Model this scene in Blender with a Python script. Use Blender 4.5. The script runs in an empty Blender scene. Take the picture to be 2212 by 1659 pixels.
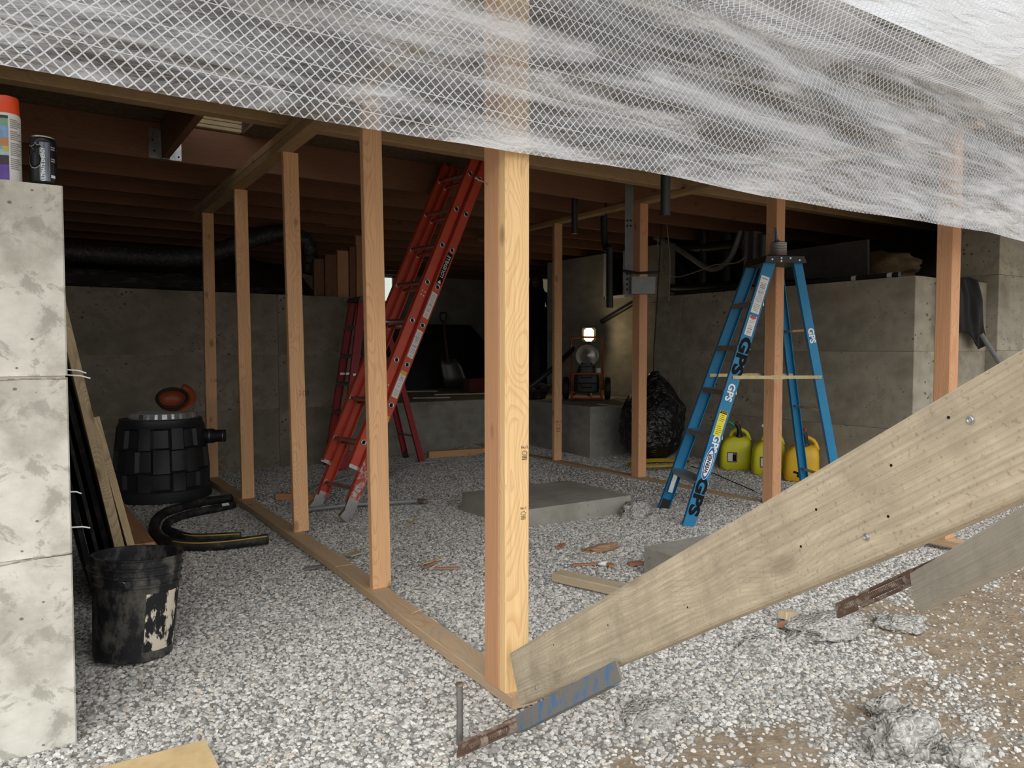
import bpy, bmesh, math, random
import numpy as np
from mathutils import Matrix, Vector, noise

random.seed(7)
rng = np.random.default_rng(7)
SC = bpy.context.scene
COL = SC.collection

# ------------------------------------------------------------------ camera
CAM_Z, FPX = 1.1, 1640.0
YAW, PIT = math.atan(1081 / FPX), math.atan(72.5 / FPX)
cam = bpy.data.cameras.new('camera')
cam.sensor_width = 36.0
cam.lens = 36.0 * FPX / 2212.0
cam.clip_start = 0.02
camo = bpy.data.objects.new('camera', cam)
COL.objects.link(camo)
camo.location = (0, 0, CAM_Z)
camo.rotation_euler = (math.pi / 2 - PIT, 0, -YAW)
SC.camera = camo

# ------------------------------------------------------------------ sky and exposure
w = bpy.data.worlds.new('overcast_sky')
SC.world = w
w.use_nodes = True
bg = w.node_tree.nodes['Background']
bg.inputs['Color'].default_value = (0.96, 0.98, 1.0, 1)
bg.inputs['Strength'].default_value = 0.85
sun = bpy.data.lights.new('veiled_sun', 'SUN')
sun.energy = 2.1; sun.angle = math.radians(75); sun.color = (1.0, .97, .92)
suno = bpy.data.objects.new('veiled_sun', sun); COL.objects.link(suno)
suno.rotation_euler = Vector((-.75, -1.0, 1.35)).to_track_quat('Z', 'Y').to_euler()
SC.view_settings.view_transform = 'Standard'
SC.view_settings.look = 'None'
SC.view_settings.gamma = 1.0
SC.cycles.max_bounces = 6
SC.cycles.transparent_max_bounces = 6
SC.view_settings.use_curve_mapping = False
SC.view_settings.exposure = 0.62

# ------------------------------------------------------------------ survey helpers (points measured from the camera station)
C0 = np.array([0, 0, CAM_Z])
FW = np.array([math.sin(YAW) * math.cos(PIT), math.cos(YAW) * math.cos(PIT), -math.sin(PIT)])
RT = np.array([math.cos(YAW), -math.sin(YAW), 0.0])
UP = np.cross(RT, FW)
def ray(x, y): return FW + RT * (x - 1106) / FPX - UP * (y - 829.5) / FPX
def G(x, y, z=0.0):
    d = ray(x, y); return C0 + d * (z - CAM_Z) / d[2]
def PX(x, y, X):
    d = ray(x, y); return C0 + d * X / d[0]
def PY(x, y, Y):
    d = ray(x, y); return C0 + d * Y / d[1]
def PD(x, y, D): return C0 + ray(x, y) * D
def V(*a): return np.array(a, float)
def unit(v):
    v = np.asarray(v, float); return v / np.linalg.norm(v)

# ------------------------------------------------------------------ mesh builder
class MB:
    def __init__(s): s.v = []; s.f = []
    def add(s, vs, fs):
        o = len(s.v); s.v += [tuple(map(float, p)) for p in vs]
        s.f += [tuple(i + o for i in f) for f in fs]; return s
    def box(s, c, size, M=None, ch=0.0):
        c = np.asarray(c, float); h = np.asarray(size, float) / 2
        if ch > 0:
            a, b = h[0], h[1]
            sec = [(-a + ch, -b), (a - ch, -b), (a, -b + ch), (a, b - ch), (a - ch, b), (-a + ch, b), (-a, b - ch), (-a, -b + ch)]
        else:
            a, b = h[0], h[1]; sec = [(-a, -b), (a, -b), (a, b), (-a, b)]
        n = len(sec); vs = []
        for z in (-h[2], h[2]):
            vs += [V(x, y, z) for x, y in sec]
        fs = [tuple(range(n))[::-1], tuple(range(n, 2 * n))] + [(i, (i + 1) % n, n + (i + 1) % n, n + i) for i in range(n)]
        if M is not None: vs = [np.array(M @ Vector(p)) for p in vs]
        return s.add([p + c for p in vs], fs)
    def bar(s, p0, p1, wd, th, side, ch=0.0):
        """box from p0 to p1; wd across 'side', th across the third axis"""
        p0 = np.asarray(p0, float); p1 = np.asarray(p1, float)
        z = unit(p1 - p0); x = np.asarray(side, float); x = unit(x - z * (x @ z)); y = np.cross(z, x)
        M = Matrix(np.column_stack([x, y, z]).tolist())
        return s.box((p0 + p1) / 2, (wd, th, np.linalg.norm(p1 - p0)), M, ch)
    def cyl(s, p0, p1, r0, r1=None, n=12, caps=True):
        r1 = r0 if r1 is None else r1
        p0 = np.asarray(p0, float); p1 = np.asarray(p1, float)
        z = unit(p1 - p0); a = V(1, 0, 0) if abs(z[0]) < .8 else V(0, 1, 0)
        x = unit(np.cross(a, z)); y = np.cross(z, x)
        t = [2 * math.pi * i / n for i in range(n)]
        vs = [p0 + r0 * (x * math.cos(q) + y * math.sin(q)) for q in t] + [p1 + r1 * (x * math.cos(q) + y * math.sin(q)) for q in t]
        fs = [(i, (i + 1) % n, n + (i + 1) % n, n + i) for i in range(n)]
        if caps: fs += [tuple(range(n))[::-1], tuple(range(n, 2 * n))]
        return s.add(vs, fs)
    def tube(s, pts, r, n=8, closed=False):
        pts = [np.asarray(p, float) for p in pts]; N = len(pts)
        rs = r if hasattr(r, '__len__') else [r] * N
        vs = []; x = None
        for i, p in enumerate(pts):
            if closed: t = unit(pts[(i + 1) % N] - pts[i - 1])
            else: t = unit(pts[min(i + 1, N - 1)] - pts[max(i - 1, 0)])
            if x is None:
                a = V(0, 0, 1) if abs(t[2]) < .9 else V(1, 0, 0)
                x = unit(np.cross(a, t))
            else: x = unit(x - t * (x @ t))
            y = np.cross(t, x)
            vs += [p + rs[i] * (x * math.cos(2 * math.pi * k / n) + y * math.sin(2 * math.pi * k / n)) for k in range(n)]
        fs = []
        for i in range(N if closed else N - 1):
            j = (i + 1) % N
            fs += [(i * n + k, i * n + (k + 1) % n, j * n + (k + 1) % n, j * n + k) for k in range(n)]
        if not closed: fs += [tuple(range(n))[::-1], tuple(range((N - 1) * n, N * n))]
        return s.add(vs, fs)
    def loft(s, secs, n=28, cap0=True, cap1=True, M=None):
        """secs: (z, rx, ry, cx, cy, e) superellipse rings; e=2 round, larger boxier"""
        vs = []
        for (z, rx, ry, cx, cy, e) in secs:
            for k in range(n):
                q = 2 * math.pi * k / n; c, d = math.cos(q), math.sin(q)
                vs.append(V(cx + rx * math.copysign(abs(c) ** (2 / e), c), cy + ry * math.copysign(abs(d) ** (2 / e), d), z))
        fs = []
        for i in range(len(secs) - 1):
            fs += [(i * n + k, i * n + (k + 1) % n, (i + 1) * n + (k + 1) % n, (i + 1) * n + k) for k in range(n)]
        if cap0: fs.append(tuple(range(n))[::-1])
        if cap1: fs.append(tuple(range((len(secs) - 1) * n, len(secs) * n)))
        if M is not None: vs = [np.array(M @ Vector(p)) for p in vs]
        return s.add(vs, fs)
    def lathe(s, prof, n=28, M=None, cap0=True, cap1=True):
        return s.loft([(z, r, r, 0, 0, 2) for r, z in prof], n, cap0, cap1, M)
    def quad(s, a, b, c, d): return s.add([a, b, c, d], [(0, 1, 2, 3)])
    def ring(s, c, R, r, x, y, n=20, m=6):
        c = np.asarray(c, float)
        return s.tube([c + R * (np.asarray(x) * math.cos(2 * math.pi * k / n) + np.asarray(y) * math.sin(2 * math.pi * k / n)) for k in range(n)], r, m, True)
    def build(s, name, mat, parent=None, smooth=False, M=None, origin=None, uv=None):
        """vertices are world coordinates unless M (local frame -> world) is given"""
        vs = np.array(s.v)
        if M is None:
            if origin is None:
                c = (vs.min(0) + vs.max(0)) / 2; c[2] = vs[:, 2].min()
            else: c = np.asarray(origin, float)
            vs = vs - c; M = Matrix.Translation(Vector(c))
        groups = clusters(vs, s.f)
        kind = None
        if len(groups) > 1:
            if name in TINY: kind = 'stuff'
            else:
                first = None
                for ids in groups:
                    keep = set(ids.tolist()); mp = {int(q): i for i, q in enumerate(ids)}
                    sub = MB(); sub.v = [tuple(vs[q]) for q in ids]; sub.f = [tuple(mp[q] for q in f) for f in s.f if f[0] in keep]
                    c = np.array(sub.v); c = (c.min(0) + c.max(0)) / 2
                    sub.v = [tuple(np.array(q) - c) for q in sub.v]
                    o = sub.build(name, mat, parent, smooth, M @ Matrix.Translation(Vector(c)))
                    first = first or o
                return first
        me = bpy.data.meshes.new(name)
        me.from_pydata(vs.tolist(), [], s.f)
        if mat is not None: me.materials.append(mat)
        if smooth: me.polygons.foreach_set('use_smooth', [True] * len(me.polygons))
        me.update()
        o = bpy.data.objects.new(name, me); COL.objects.link(o)
        put(o, M, parent)
        if kind: o['kind'] = kind
        return o

TINY = {'printed_lines', 'nail_hole', 'lettering', 'grade_stamp', 'strut_hole', 'eyes_and_mouth'}
def clusters(vs, fs):
    """far-apart pieces of one shape: each becomes an object of its own"""
    n = len(vs); par = list(range(n))
    def find(a):
        while par[a] != a: par[a] = par[par[a]]; a = par[a]
        return a
    for f in fs:
        r = find(f[0])
        for q in f[1:]:
            t = find(q)
            if t != r: par[t] = r
    root = np.array([find(i) for i in range(n)]); ur, isl = np.unique(root, return_inverse=True); k = len(ur)
    if k == 1 or k > 400: return [np.arange(n)]
    lo = np.full((k, 3), np.inf); hi = -lo; np.minimum.at(lo, isl, vs); np.maximum.at(hi, isl, vs); size = (hi - lo).max(1)
    gap = np.maximum(0, np.maximum(lo[:, None] - hi[None], lo[None] - hi[:, None]))
    near = np.sqrt((gap ** 2).sum(2)) <= np.maximum(.02, .5 * np.maximum(size[:, None], size[None]))
    lab = -np.ones(k, int); c = 0
    for i in range(k):
        if lab[i] >= 0: continue
        st = [i]; lab[i] = c
        while st:
            a = st.pop()
            for b in np.nonzero(near[a] & (lab < 0))[0]: lab[b] = c; st.append(b)
        c += 1
    return [np.nonzero(lab[isl] == q)[0] for q in range(c)]

def wm(o):
    M = o.matrix_basis.copy()
    while o.parent: o = o.parent; M = o.matrix_basis @ M
    return M
def put(o, M, parent=None):
    if parent is not None:
        o.parent = parent; o.matrix_basis = wm(parent).inverted() @ M
    else: o.matrix_basis = M
def fix_normals(o):
    bm = bmesh.new(); bm.from_mesh(o.data); bmesh.ops.recalc_face_normals(bm, faces=bm.faces); bm.to_mesh(o.data); bm.free(); return o
def autosmooth(o, ang=40):
    bm = bmesh.new(); bm.from_mesh(o.data); bmesh.ops.recalc_face_normals(bm, faces=bm.faces)
    for f in bm.faces: f.smooth = True
    for e in bm.edges:
        if len(e.link_faces) == 2 and e.calc_face_angle(0) > math.radians(ang): e.smooth = False
    bm.to_mesh(o.data); bm.free(); return o
def tag(o, label=None, cat=None, group=None, kind=None):
    if label: o['label'] = label
    if cat: o['category'] = cat
    if group: o['group'] = group
    if kind: o['kind'] = kind
    return o
def thing(name, label, cat, loc, group=None):
    o = bpy.data.objects.new(name, None); COL.objects.link(o)
    o.empty_display_size = 0.1
    o.matrix_basis = Matrix.Translation(Vector(loc)); return tag(o, label, cat, group)
def axes(p, x, y, z):
    M = Matrix.Identity(4)
    for i, a in enumerate((x, y, z)):
        for k in range(3): M[k][i] = float(a[k])
    for k in range(3): M[k][3] = float(p[k])
    return M
def board(name, p0, p1, wd, th, side, mat, parent=None, ch=0.003):
    """a piece of lumber: its local Z runs along the grain, wd lies across 'side'"""
    p0 = np.asarray(p0, float); p1 = np.asarray(p1, float); L = np.linalg.norm(p1 - p0)
    z = unit(p1 - p0); x = np.asarray(side, float); x = unit(x - z * (x @ z)); y = np.cross(z, x)
    m = MB(); m.box((0, 0, L / 2), (wd, th, L), None, ch)
    return m.build(name, mat, parent, M=axes(p0, x, y, z))
def text_geo(body, size=1.0, bold=0.0):
    cu = bpy.data.curves.new('lettering', 'FONT'); cu.body = body; cu.size = size
    cu.align_x = 'CENTER'; cu.align_y = 'CENTER'; cu.fill_mode = 'FRONT'; cu.offset = bold; cu.resolution_u = 3
    o = bpy.data.objects.new('lettering', cu); COL.objects.link(o)
    dg = bpy.context.evaluated_depsgraph_get(); ev = o.evaluated_get(dg); me = ev.to_mesh()
    vs = np.array([v.co[:] for v in me.vertices]); fs = [tuple(p.vertices) for p in me.polygons]
    ev.to_mesh_clear(); bpy.data.objects.remove(o); bpy.data.curves.remove(cu)
    return vs, fs
def lettering(body, c, u, nrm, size, mat, parent, bold=0.0, sx=1.0, eps=.0012, name='lettering'):
    vs, fs = text_geo(body, size, bold)
    u = unit(u); nrm = unit(nrm); nrm = unit(nrm - u * (nrm @ u)); vv = np.cross(nrm, u)
    P = [np.asarray(c) + u * p[0] * sx + vv * p[1] + nrm * eps for p in vs]
    m = MB(); m.add(P, fs); return m.build(name, mat, parent)
def panel(c, u, nrm, lu, lv, mat, parent, name='label_sticker', eps=.0008, ell=False, th=.0006):
    u = unit(u); nrm = unit(nrm); nrm = unit(nrm - u * (nrm @ u)); vv = np.cross(nrm, u); c = np.asarray(c, float)
    m = MB()
    if ell:
        N = 28; ring = [c + u * lu / 2 * math.cos(2 * math.pi * k / N) + vv * lv / 2 * math.sin(2 * math.pi * k / N) for k in range(N)]
        m.add([p + nrm * (eps) for p in ring] + [p + nrm * (eps + th) for p in ring], [tuple(range(N))[::-1], tuple(range(N, 2 * N))] + [(i, (i + 1) % N, N + (i + 1) % N, N + i) for i in range(N)])
    else:
        M3 = Matrix(np.column_stack([u, vv, nrm]).tolist()); m.box(c + nrm * (eps + th / 2), (lu, lv, th), M3)
    return m.build(name, mat, parent)

# ------------------------------------------------------------------ materials
def newmat(name):
    m = bpy.data.materials.new(name); m.use_nodes = True
    nt = m.node_tree; b = nt.nodes['Principled BSDF']; return m, nt, b
def N(nt, t, **k):
    n = nt.nodes.new(t)
    for a, v in k.items(): setattr(n, a, v)
    return n
def plain(name, col, rough=.5, metal=0.0, spec=.5, var=.12, scale=18, bump=.0, trans=0.0):
    m, nt, b = newmat(name)
    tc = N(nt, 'ShaderNodeTexCoord'); no = N(nt, 'ShaderNodeTexNoise')
    no.inputs['Scale'].default_value = scale; no.inputs['Detail'].default_value = 6
    nt.links.new(tc.outputs['Object'], no.inputs['Vector'])
    mr = N(nt, 'ShaderNodeMapRange'); mr.inputs['From Min'].default_value = .3; mr.inputs['From Max'].default_value = .7
    mr.inputs['To Min'].default_value = 1 - var; mr.inputs['To Max'].default_value = 1 + var
    nt.links.new(no.outputs['Fac'], mr.inputs['Value'])
    mx = N(nt, 'ShaderNodeVectorMath', operation='SCALE'); mx.inputs[0].default_value = col
    nt.links.new(mr.outputs['Result'], mx.inputs['Scale']); nt.links.new(mx.outputs['Vector'], b.inputs['Base Color'])
    b.inputs['Roughness'].default_value = rough; b.inputs['Metallic'].default_value = metal
    b.inputs['Specular IOR Level'].default_value = spec
    if trans: b.inputs['Transmission Weight'].default_value = trans
    if bump:
        bp = N(nt, 'ShaderNodeBump'); bp.inputs['Strength'].default_value = bump; bp.inputs['Distance'].default_value = .01
        nt.links.new(no.outputs['Fac'], bp.inputs['Height']); nt.links.new(bp.outputs['Normal'], b.inputs['Normal'])
    return m
def ramp(nt, stops):
    r = N(nt, 'ShaderNodeValToRGB'); e = r.color_ramp.elements
    while len(e) < len(stops): e.new(.5)
    for i, (p, c) in enumerate(stops): e[i].position = p; e[i].color = (*c, 1)
    return r
def wood(name, light, dark, knot=(.12, .05, .02), ring=34.0, dirt=0.0, dirtcol=(.2, .17, .13), rough=.65, knots=.5, rough_grain=.15, wander=.22, speck=0.0):
    m, nt, b = newmat(name); L = nt.links.new
    tc = N(nt, 'ShaderNodeTexCoord'); oi = N(nt, 'ShaderNodeObjectInfo')
    off = N(nt, 'ShaderNodeVectorMath', operation='SCALE'); off.inputs[0].default_value = (3.1, 2.3, 17.0); L(oi.outputs['Random'], off.inputs['Scale'])
    ad = N(nt, 'ShaderNodeVectorMath', operation='ADD'); L(tc.outputs['Object'], ad.inputs[0]); L(off.outputs['Vector'], ad.inputs[1])
    # slow wander of the pith makes long cathedral arches
    st = N(nt, 'ShaderNodeMapping'); st.inputs['Scale'].default_value = (1.6, 1.6, .55); L(ad.outputs['Vector'], st.inputs['Vector'])
    n1 = N(nt, 'ShaderNodeTexNoise'); n1.inputs['Scale'].default_value = 2.2; n1.inputs['Detail'].default_value = 2; L(st.outputs['Vector'], n1.inputs['Vector'])
    sub = N(nt, 'ShaderNodeVectorMath', operation='SUBTRACT'); L(n1.outputs['Color'], sub.inputs[0]); sub.inputs[1].default_value = (.5, .5, .5)
    sc = N(nt, 'ShaderNodeVectorMath', operation='MULTIPLY'); L(sub.outputs['Vector'], sc.inputs[0]); sc.inputs[1].default_value = (wander, wander, 0)
    p = N(nt, 'ShaderNodeVectorMath', operation='ADD'); L(tc.outputs['Object'], p.inputs[0]); L(sc.outputs['Vector'], p.inputs[1])
    mp = N(nt, 'ShaderNodeMapping'); mp.inputs['Location'].default_value = (.03, -.05, 0); mp.inputs['Scale'].default_value = (1, 1, .03); L(p.outputs['Vector'], mp.inputs['Vector'])
    # knots push the rings aside
    km = N(nt, 'ShaderNodeMapping'); km.inputs['Scale'].default_value = (7, 7, 3.2); L(ad.outputs['Vector'], km.inputs['Vector'])
    vo = N(nt, 'ShaderNodeTexVoronoi'); vo.inputs['Scale'].default_value = 1.0; L(km.outputs['Vector'], vo.inputs['Vector'])
    kr = N(nt, 'ShaderNodeMapRange'); kr.inputs['From Min'].default_value = .05; kr.inputs['From Max'].default_value = .42; kr.inputs['To Min'].default_value = .028; kr.inputs['To Max'].default_value = 0; L(vo.outputs['Distance'], kr.inputs['Value'])
    ln = N(nt, 'ShaderNodeVectorMath', operation='MULTIPLY'); L(mp.outputs['Vector'], ln.inputs[0]); ln.inputs[1].default_value = (1, 1, 0)
    le = N(nt, 'ShaderNodeVectorMath', operation='LENGTH'); L(ln.outputs['Vector'], le.inputs[0])
    a2 = N(nt, 'ShaderNodeMath', operation='ADD'); L(le.outputs['Value'], a2.inputs[0]); L(kr.outputs['Result'], a2.inputs[1])
    mu = N(nt, 'ShaderNodeMath', operation='MULTIPLY'); L(a2.outputs[0], mu.inputs[0]); mu.inputs[1].default_value = ring * 4
    fr = N(nt, 'ShaderNodeMath', operation='FRACT'); L(mu.outputs[0], fr.inputs[0])
    r = ramp(nt, [(0, light), (.55, light), (.86, dark), (.95, dark), (1, light)]); L(fr.outputs[0], r.inputs['Fac'])
    # fine fibre
    fm = N(nt, 'ShaderNodeMapping'); fm.inputs['Scale'].default_value = (160, 160, 3); L(ad.outputs['Vector'], fm.inputs['Vector'])
    fn = N(nt, 'ShaderNodeTexNoise'); fn.inputs['Scale'].default_value = 1; fn.inputs['Detail'].default_value = 3; L(fm.outputs['Vector'], fn.inputs['Vector'])
    fr2 = N(nt, 'ShaderNodeMapRange'); fr2.inputs['To Min'].default_value = 1 - rough_grain * 1.6; fr2.inputs['To Max'].default_value = 1 + rough_grain * 1.6; L(fn.outputs['Fac'], fr2.inputs['Value'])
    m1 = N(nt, 'ShaderNodeMixRGB', blend_type='MIX'); m1.inputs['Fac'].default_value = .5; m1.inputs['Color1'].default_value = (*light, 1); L(r.outputs['Color'], m1.inputs['Color2'])
    vs = N(nt, 'ShaderNodeVectorMath', operation='SCALE'); L(m1.outputs['Color'], vs.inputs[0]); L(fr2.outputs['Result'], vs.inputs['Scale'])
    # per piece tint
    hr = N(nt, 'ShaderNodeMapRange'); hr.inputs['To Min'].default_value = .86; hr.inputs['To Max'].default_value = 1.12; L(oi.outputs['Random'], hr.inputs['Value'])
    v2 = N(nt, 'ShaderNodeVectorMath', operation='SCALE'); L(vs.outputs['Vector'], v2.inputs[0]); L(hr.outputs['Result'], v2.inputs['Scale'])
    kk = N(nt, 'ShaderNodeMapRange'); kk.inputs['From Min'].default_value = .07; kk.inputs['From Max'].default_value = .14; kk.inputs['To Min'].default_value = knots; kk.inputs['To Max'].default_value = 0; L(vo.outputs['Distance'], kk.inputs['Value'])
    m2 = N(nt, 'ShaderNodeMixRGB'); L(kk.outputs['Result'], m2.inputs['Fac']); L(v2.outputs['Vector'], m2.inputs['Color1']); m2.inputs['Color2'].default_value = (*knot, 1)
    out = m2
    if dirt:
        dn = N(nt, 'ShaderNodeTexNoise'); dn.inputs['Scale'].default_value = 9; dn.inputs['Detail'].default_value = 7; dn.inputs['Roughness'].default_value = .7; L(ad.outputs['Vector'], dn.inputs['Vector'])
        dr = N(nt, 'ShaderNodeMapRange'); dr.inputs['From Min'].default_value = .42; dr.inputs['From Max'].default_value = .68; dr.inputs['To Max'].default_value = dirt; L(dn.outputs['Fac'], dr.inputs['Value'])
        m3 = N(nt, 'ShaderNodeMixRGB'); L(dr.outputs['Result'], m3.inputs['Fac']); L(m2.outputs['Color'], m3.inputs['Color1']); m3.inputs['Color2'].default_value = (*dirtcol, 1); out = m3
    if speck:
        sv = N(nt, 'ShaderNodeTexNoise'); sv.inputs['Scale'].default_value = 170; sv.inputs['Detail'].default_value = 3; L(ad.outputs['Vector'], sv.inputs['Vector'])
        sr = N(nt, 'ShaderNodeMapRange'); sr.inputs['From Min'].default_value = .60; sr.inputs['From Max'].default_value = .70; sr.inputs['To Max'].default_value = speck; L(sv.outputs['Fac'], sr.inputs['Value'])
        m5 = N(nt, 'ShaderNodeMixRGB'); L(sr.outputs['Result'], m5.inputs['Fac']); L(out.outputs['Color'], m5.inputs['Color1']); m5.inputs['Color2'].default_value = (.20, .14, .08, 1); out = m5
    L(out.outputs['Color'], b.inputs['Base Color'])
    b.inputs['Roughness'].default_value = rough; b.inputs['Specular IOR Level'].default_value = .25
    bp = N(nt, 'ShaderNodeBump'); bp.inputs['Strength'].default_value = .25; bp.inputs['Distance'].default_value = .002
    L(fn.outputs['Fac'], bp.inputs['Height']); L(bp.outputs['Normal'], b.inputs['Normal'])
    return m
def concrete(name, light, mid, dark, lines=0.0, pores=1.0, scale=3.0, stain=.5):
    m, nt, b = newmat(name); L = nt.links.new
    tc = N(nt, 'ShaderNodeTexCoord')
    n1 = N(nt, 'ShaderNodeTexNoise'); n1.inputs['Scale'].default_value = scale; n1.inputs['Detail'].default_value = 9; n1.inputs['Roughness'].default_value = .62; L(tc.outputs['Object'], n1.inputs['Vector'])
    r1 = ramp(nt, [(.3, dark), (.48, mid), (.62, light), (.8, light)]); L(n1.outputs['Fac'], r1.inputs['Fac'])
    mp = N(nt, 'ShaderNodeMapping'); mp.inputs['Scale'].default_value = (3, 3, 9); L(tc.outputs['Object'], mp.inputs['Vector'])
    n2 = N(nt, 'ShaderNodeTexNoise'); n2.inputs['Scale'].default_value = 1.2; n2.inputs['Detail'].default_value = 6; L(mp.outputs['Vector'], n2.inputs['Vector'])
    mr = N(nt, 'ShaderNodeMapRange'); mr.inputs['From Min'].default_value = .3; mr.inputs['From Max'].default_value = .7; mr.inputs['To Min'].default_value = .88; mr.inputs['To Max'].default_value = 1.10; L(n2.outputs['Fac'], mr.inputs['Value'])
    sc = N(nt, 'ShaderNodeVectorMath', operation='SCALE'); L(r1.outputs['Color'], sc.inputs[0]); L(mr.outputs['Result'], sc.inputs['Scale'])
    # damp / patched stains with sharp shapes of their own
    n3 = N(nt, 'ShaderNodeTexNoise'); n3.inputs['Scale'].default_value = scale * 1.9; n3.inputs['Detail'].default_value = 10; n3.inputs['Roughness'].default_value = .72; n3.inputs['Distortion'].default_value = .4; L(tc.outputs['Object'], n3.inputs['Vector'])
    s3 = N(nt, 'ShaderNodeMapRange'); s3.inputs['From Min'].default_value = .525; s3.inputs['From Max'].default_value = .575; s3.inputs['To Max'].default_value = stain; L(n3.outputs['Fac'], s3.inputs['Value'])
    m3 = N(nt, 'ShaderNodeMixRGB'); L(s3.outputs['Result'], m3.inputs['Fac']); L(sc.outputs['Vector'], m3.inputs['Color1']); m3.inputs['Color2'].default_value = (*dark, 1)
    # bug holes
    wp = N(nt, 'ShaderNodeMapping'); wp.inputs['Scale'].default_value = (16, 16, 20); L(tc.outputs['Object'], wp.inputs['Vector'])
    vo = N(nt, 'ShaderNodeTexVoronoi'); vo.inputs['Scale'].default_value = 1.0; L(wp.outputs['Vector'], vo.inputs['Vector'])
    vn = N(nt, 'ShaderNodeTexNoise'); vn.inputs['Scale'].default_value = 2.6; L(tc.outputs['Object'], vn.inputs['Vector'])
    th = N(nt, 'ShaderNodeMapRange'); th.inputs['From Min'].default_value = .4; th.inputs['From Max'].default_value = .75; th.inputs['To Min'].default_value = .03; th.inputs['To Max'].default_value = .26; L(vn.outputs['Fac'], th.inputs['Value'])
    ls = N(nt, 'ShaderNodeMath', operation='LESS_THAN'); L(vo.outputs['Distance'], ls.inputs[0]); L(th.outputs['Result'], ls.inputs[1])
    pm = N(nt, 'ShaderNodeMath', operation='MULTIPLY'); L(ls.outputs[0], pm.inputs[0]); pm.inputs[1].default_value = pores * .8
    m4 = N(nt, 'ShaderNodeMixRGB'); L(pm.outputs[0], m4.inputs['Fac']); L(m3.outputs['Color'], m4.inputs['Color1']); m4.inputs['Color2'].default_value = (dark[0] * .4, dark[1] * .38, dark[2] * .34, 1)
    L(m4.outputs['Color'], b.inputs['Base Color'])
    b.inputs['Roughness'].default_value = .88; b.inputs['Specular IOR Level'].default_value = .2
    hs = N(nt, 'ShaderNodeMath', operation='MULTIPLY_ADD'); L(pm.outputs[0], hs.inputs[0]); hs.inputs[1].default_value = -1.0; L(n2.outputs['Fac'], hs.inputs[2])
    bp = N(nt, 'ShaderNodeBump'); bp.inputs['Strength'].default_value = .7; bp.inputs['Distance'].default_value = .008
    L(hs.outputs[0], bp.inputs['Height']); L(bp.outputs['Normal'], b.inputs['Normal'])
    return m
def flecked(name, base, other, thr=.55, scale=6, rough=.5, metal=0.0, stretch=(1, 1, 1), soft=.03, bump=.2, third=None):
    m, nt, b = newmat(name); L = nt.links.new
    tc = N(nt, 'ShaderNodeTexCoord'); mp = N(nt, 'ShaderNodeMapping'); mp.inputs['Scale'].default_value = stretch; L(tc.outputs['Object'], mp.inputs['Vector'])
    n = N(nt, 'ShaderNodeTexNoise'); n.inputs['Scale'].default_value = scale; n.inputs['Detail'].default_value = 9; n.inputs['Roughness'].default_value = .7; L(mp.outputs['Vector'], n.inputs['Vector'])
    st = [(0, base), (thr - soft, base), (thr + soft, other), (1, other)]
    if third: st = [(0, base), (thr - soft, base), (thr + soft, other), (thr + .14, other), (thr + .17, third)]
    r = ramp(nt, st); L(n.outputs['Fac'], r.inputs['Fac']); L(r.outputs['Color'], b.inputs['Base Color'])
    b.inputs['Roughness'].default_value = rough; b.inputs['Metallic'].default_value = metal; b.inputs['Specular IOR Level'].default_value = .35
    if bump:
        bp = N(nt, 'ShaderNodeBump'); bp.inputs['Strength'].default_value = bump; bp.inputs['Distance'].default_value = .005
        L(n.outputs['Fac'], bp.inputs['Height']); L(bp.outputs['Normal'], b.inputs['Normal'])
    return m
def glow(name, col, strength):
    m, nt, b = newmat(name); b.inputs['Emission Color'].default_value = (*col, 1); b.inputs['Emission Strength'].default_value = strength
    b.inputs['Base Color'].default_value = (*col, 1); return m

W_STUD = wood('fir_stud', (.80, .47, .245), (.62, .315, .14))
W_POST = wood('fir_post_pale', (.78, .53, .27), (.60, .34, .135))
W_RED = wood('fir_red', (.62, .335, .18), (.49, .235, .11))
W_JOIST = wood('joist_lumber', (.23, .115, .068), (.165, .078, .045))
W_PLATE = wood('dusty_plate', (.62, .43, .265), (.48, .305, .165), dirt=.65, dirtcol=(.44, .36, .265))
W_TOPPL = wood('top_plate', (.50, .34, .18), (.38, .23, .11), dirt=.4, dirtcol=(.27, .2, .12))
W_PLANK = wood('weathered_form_plank', (.54, .46, .335), (.42, .345, .24), dirt=.75, dirtcol=(.37, .305, .225), ring=30, knots=.35, rough=.8, rough_grain=.28, wander=.05, speck=.4)
W_GREY = wood('grey_form_plank', (.72, .67, .57), (.6, .55, .46), dirt=.35, dirtcol=(.3, .28, .24), knots=.2, rough=.85)
W_SCRAP = wood('scrap_lumber', (.52, .42, .28), (.4, .3, .18), dirt=.5, dirtcol=(.36, .32, .26))
W_PLY = flecked('plywood_face', (.70, .53, .29), (.58, .41, .21), .52, 9, .7, stretch=(1, 1, 4), soft=.12)
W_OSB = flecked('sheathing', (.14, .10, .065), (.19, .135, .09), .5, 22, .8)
W_EDGE = wood('ply_edges', (.52, .40, .24), (.27, .19, .10), ring=60, dirt=.4)
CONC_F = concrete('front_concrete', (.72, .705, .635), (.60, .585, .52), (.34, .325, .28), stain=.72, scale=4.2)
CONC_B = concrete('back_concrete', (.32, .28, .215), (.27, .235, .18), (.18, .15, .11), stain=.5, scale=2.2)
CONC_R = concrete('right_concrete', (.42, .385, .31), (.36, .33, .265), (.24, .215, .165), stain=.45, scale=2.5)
CONC_P = concrete('pad_concrete', (.38, .365, .32), (.33, .315, .275), (.24, .225, .19), stain=.2, pores=.4, scale=4)
DARKWALL = concrete('dim_back_wall', (.40, .38, .33), (.36, .34, .30), (.28, .26, .22), stain=.15, pores=.3)
SOIL = flecked('crawlspace_soil', (.06, .05, .04), (.11, .085, .06), .5, 7, .95, bump=.8, soft=.1)
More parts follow.
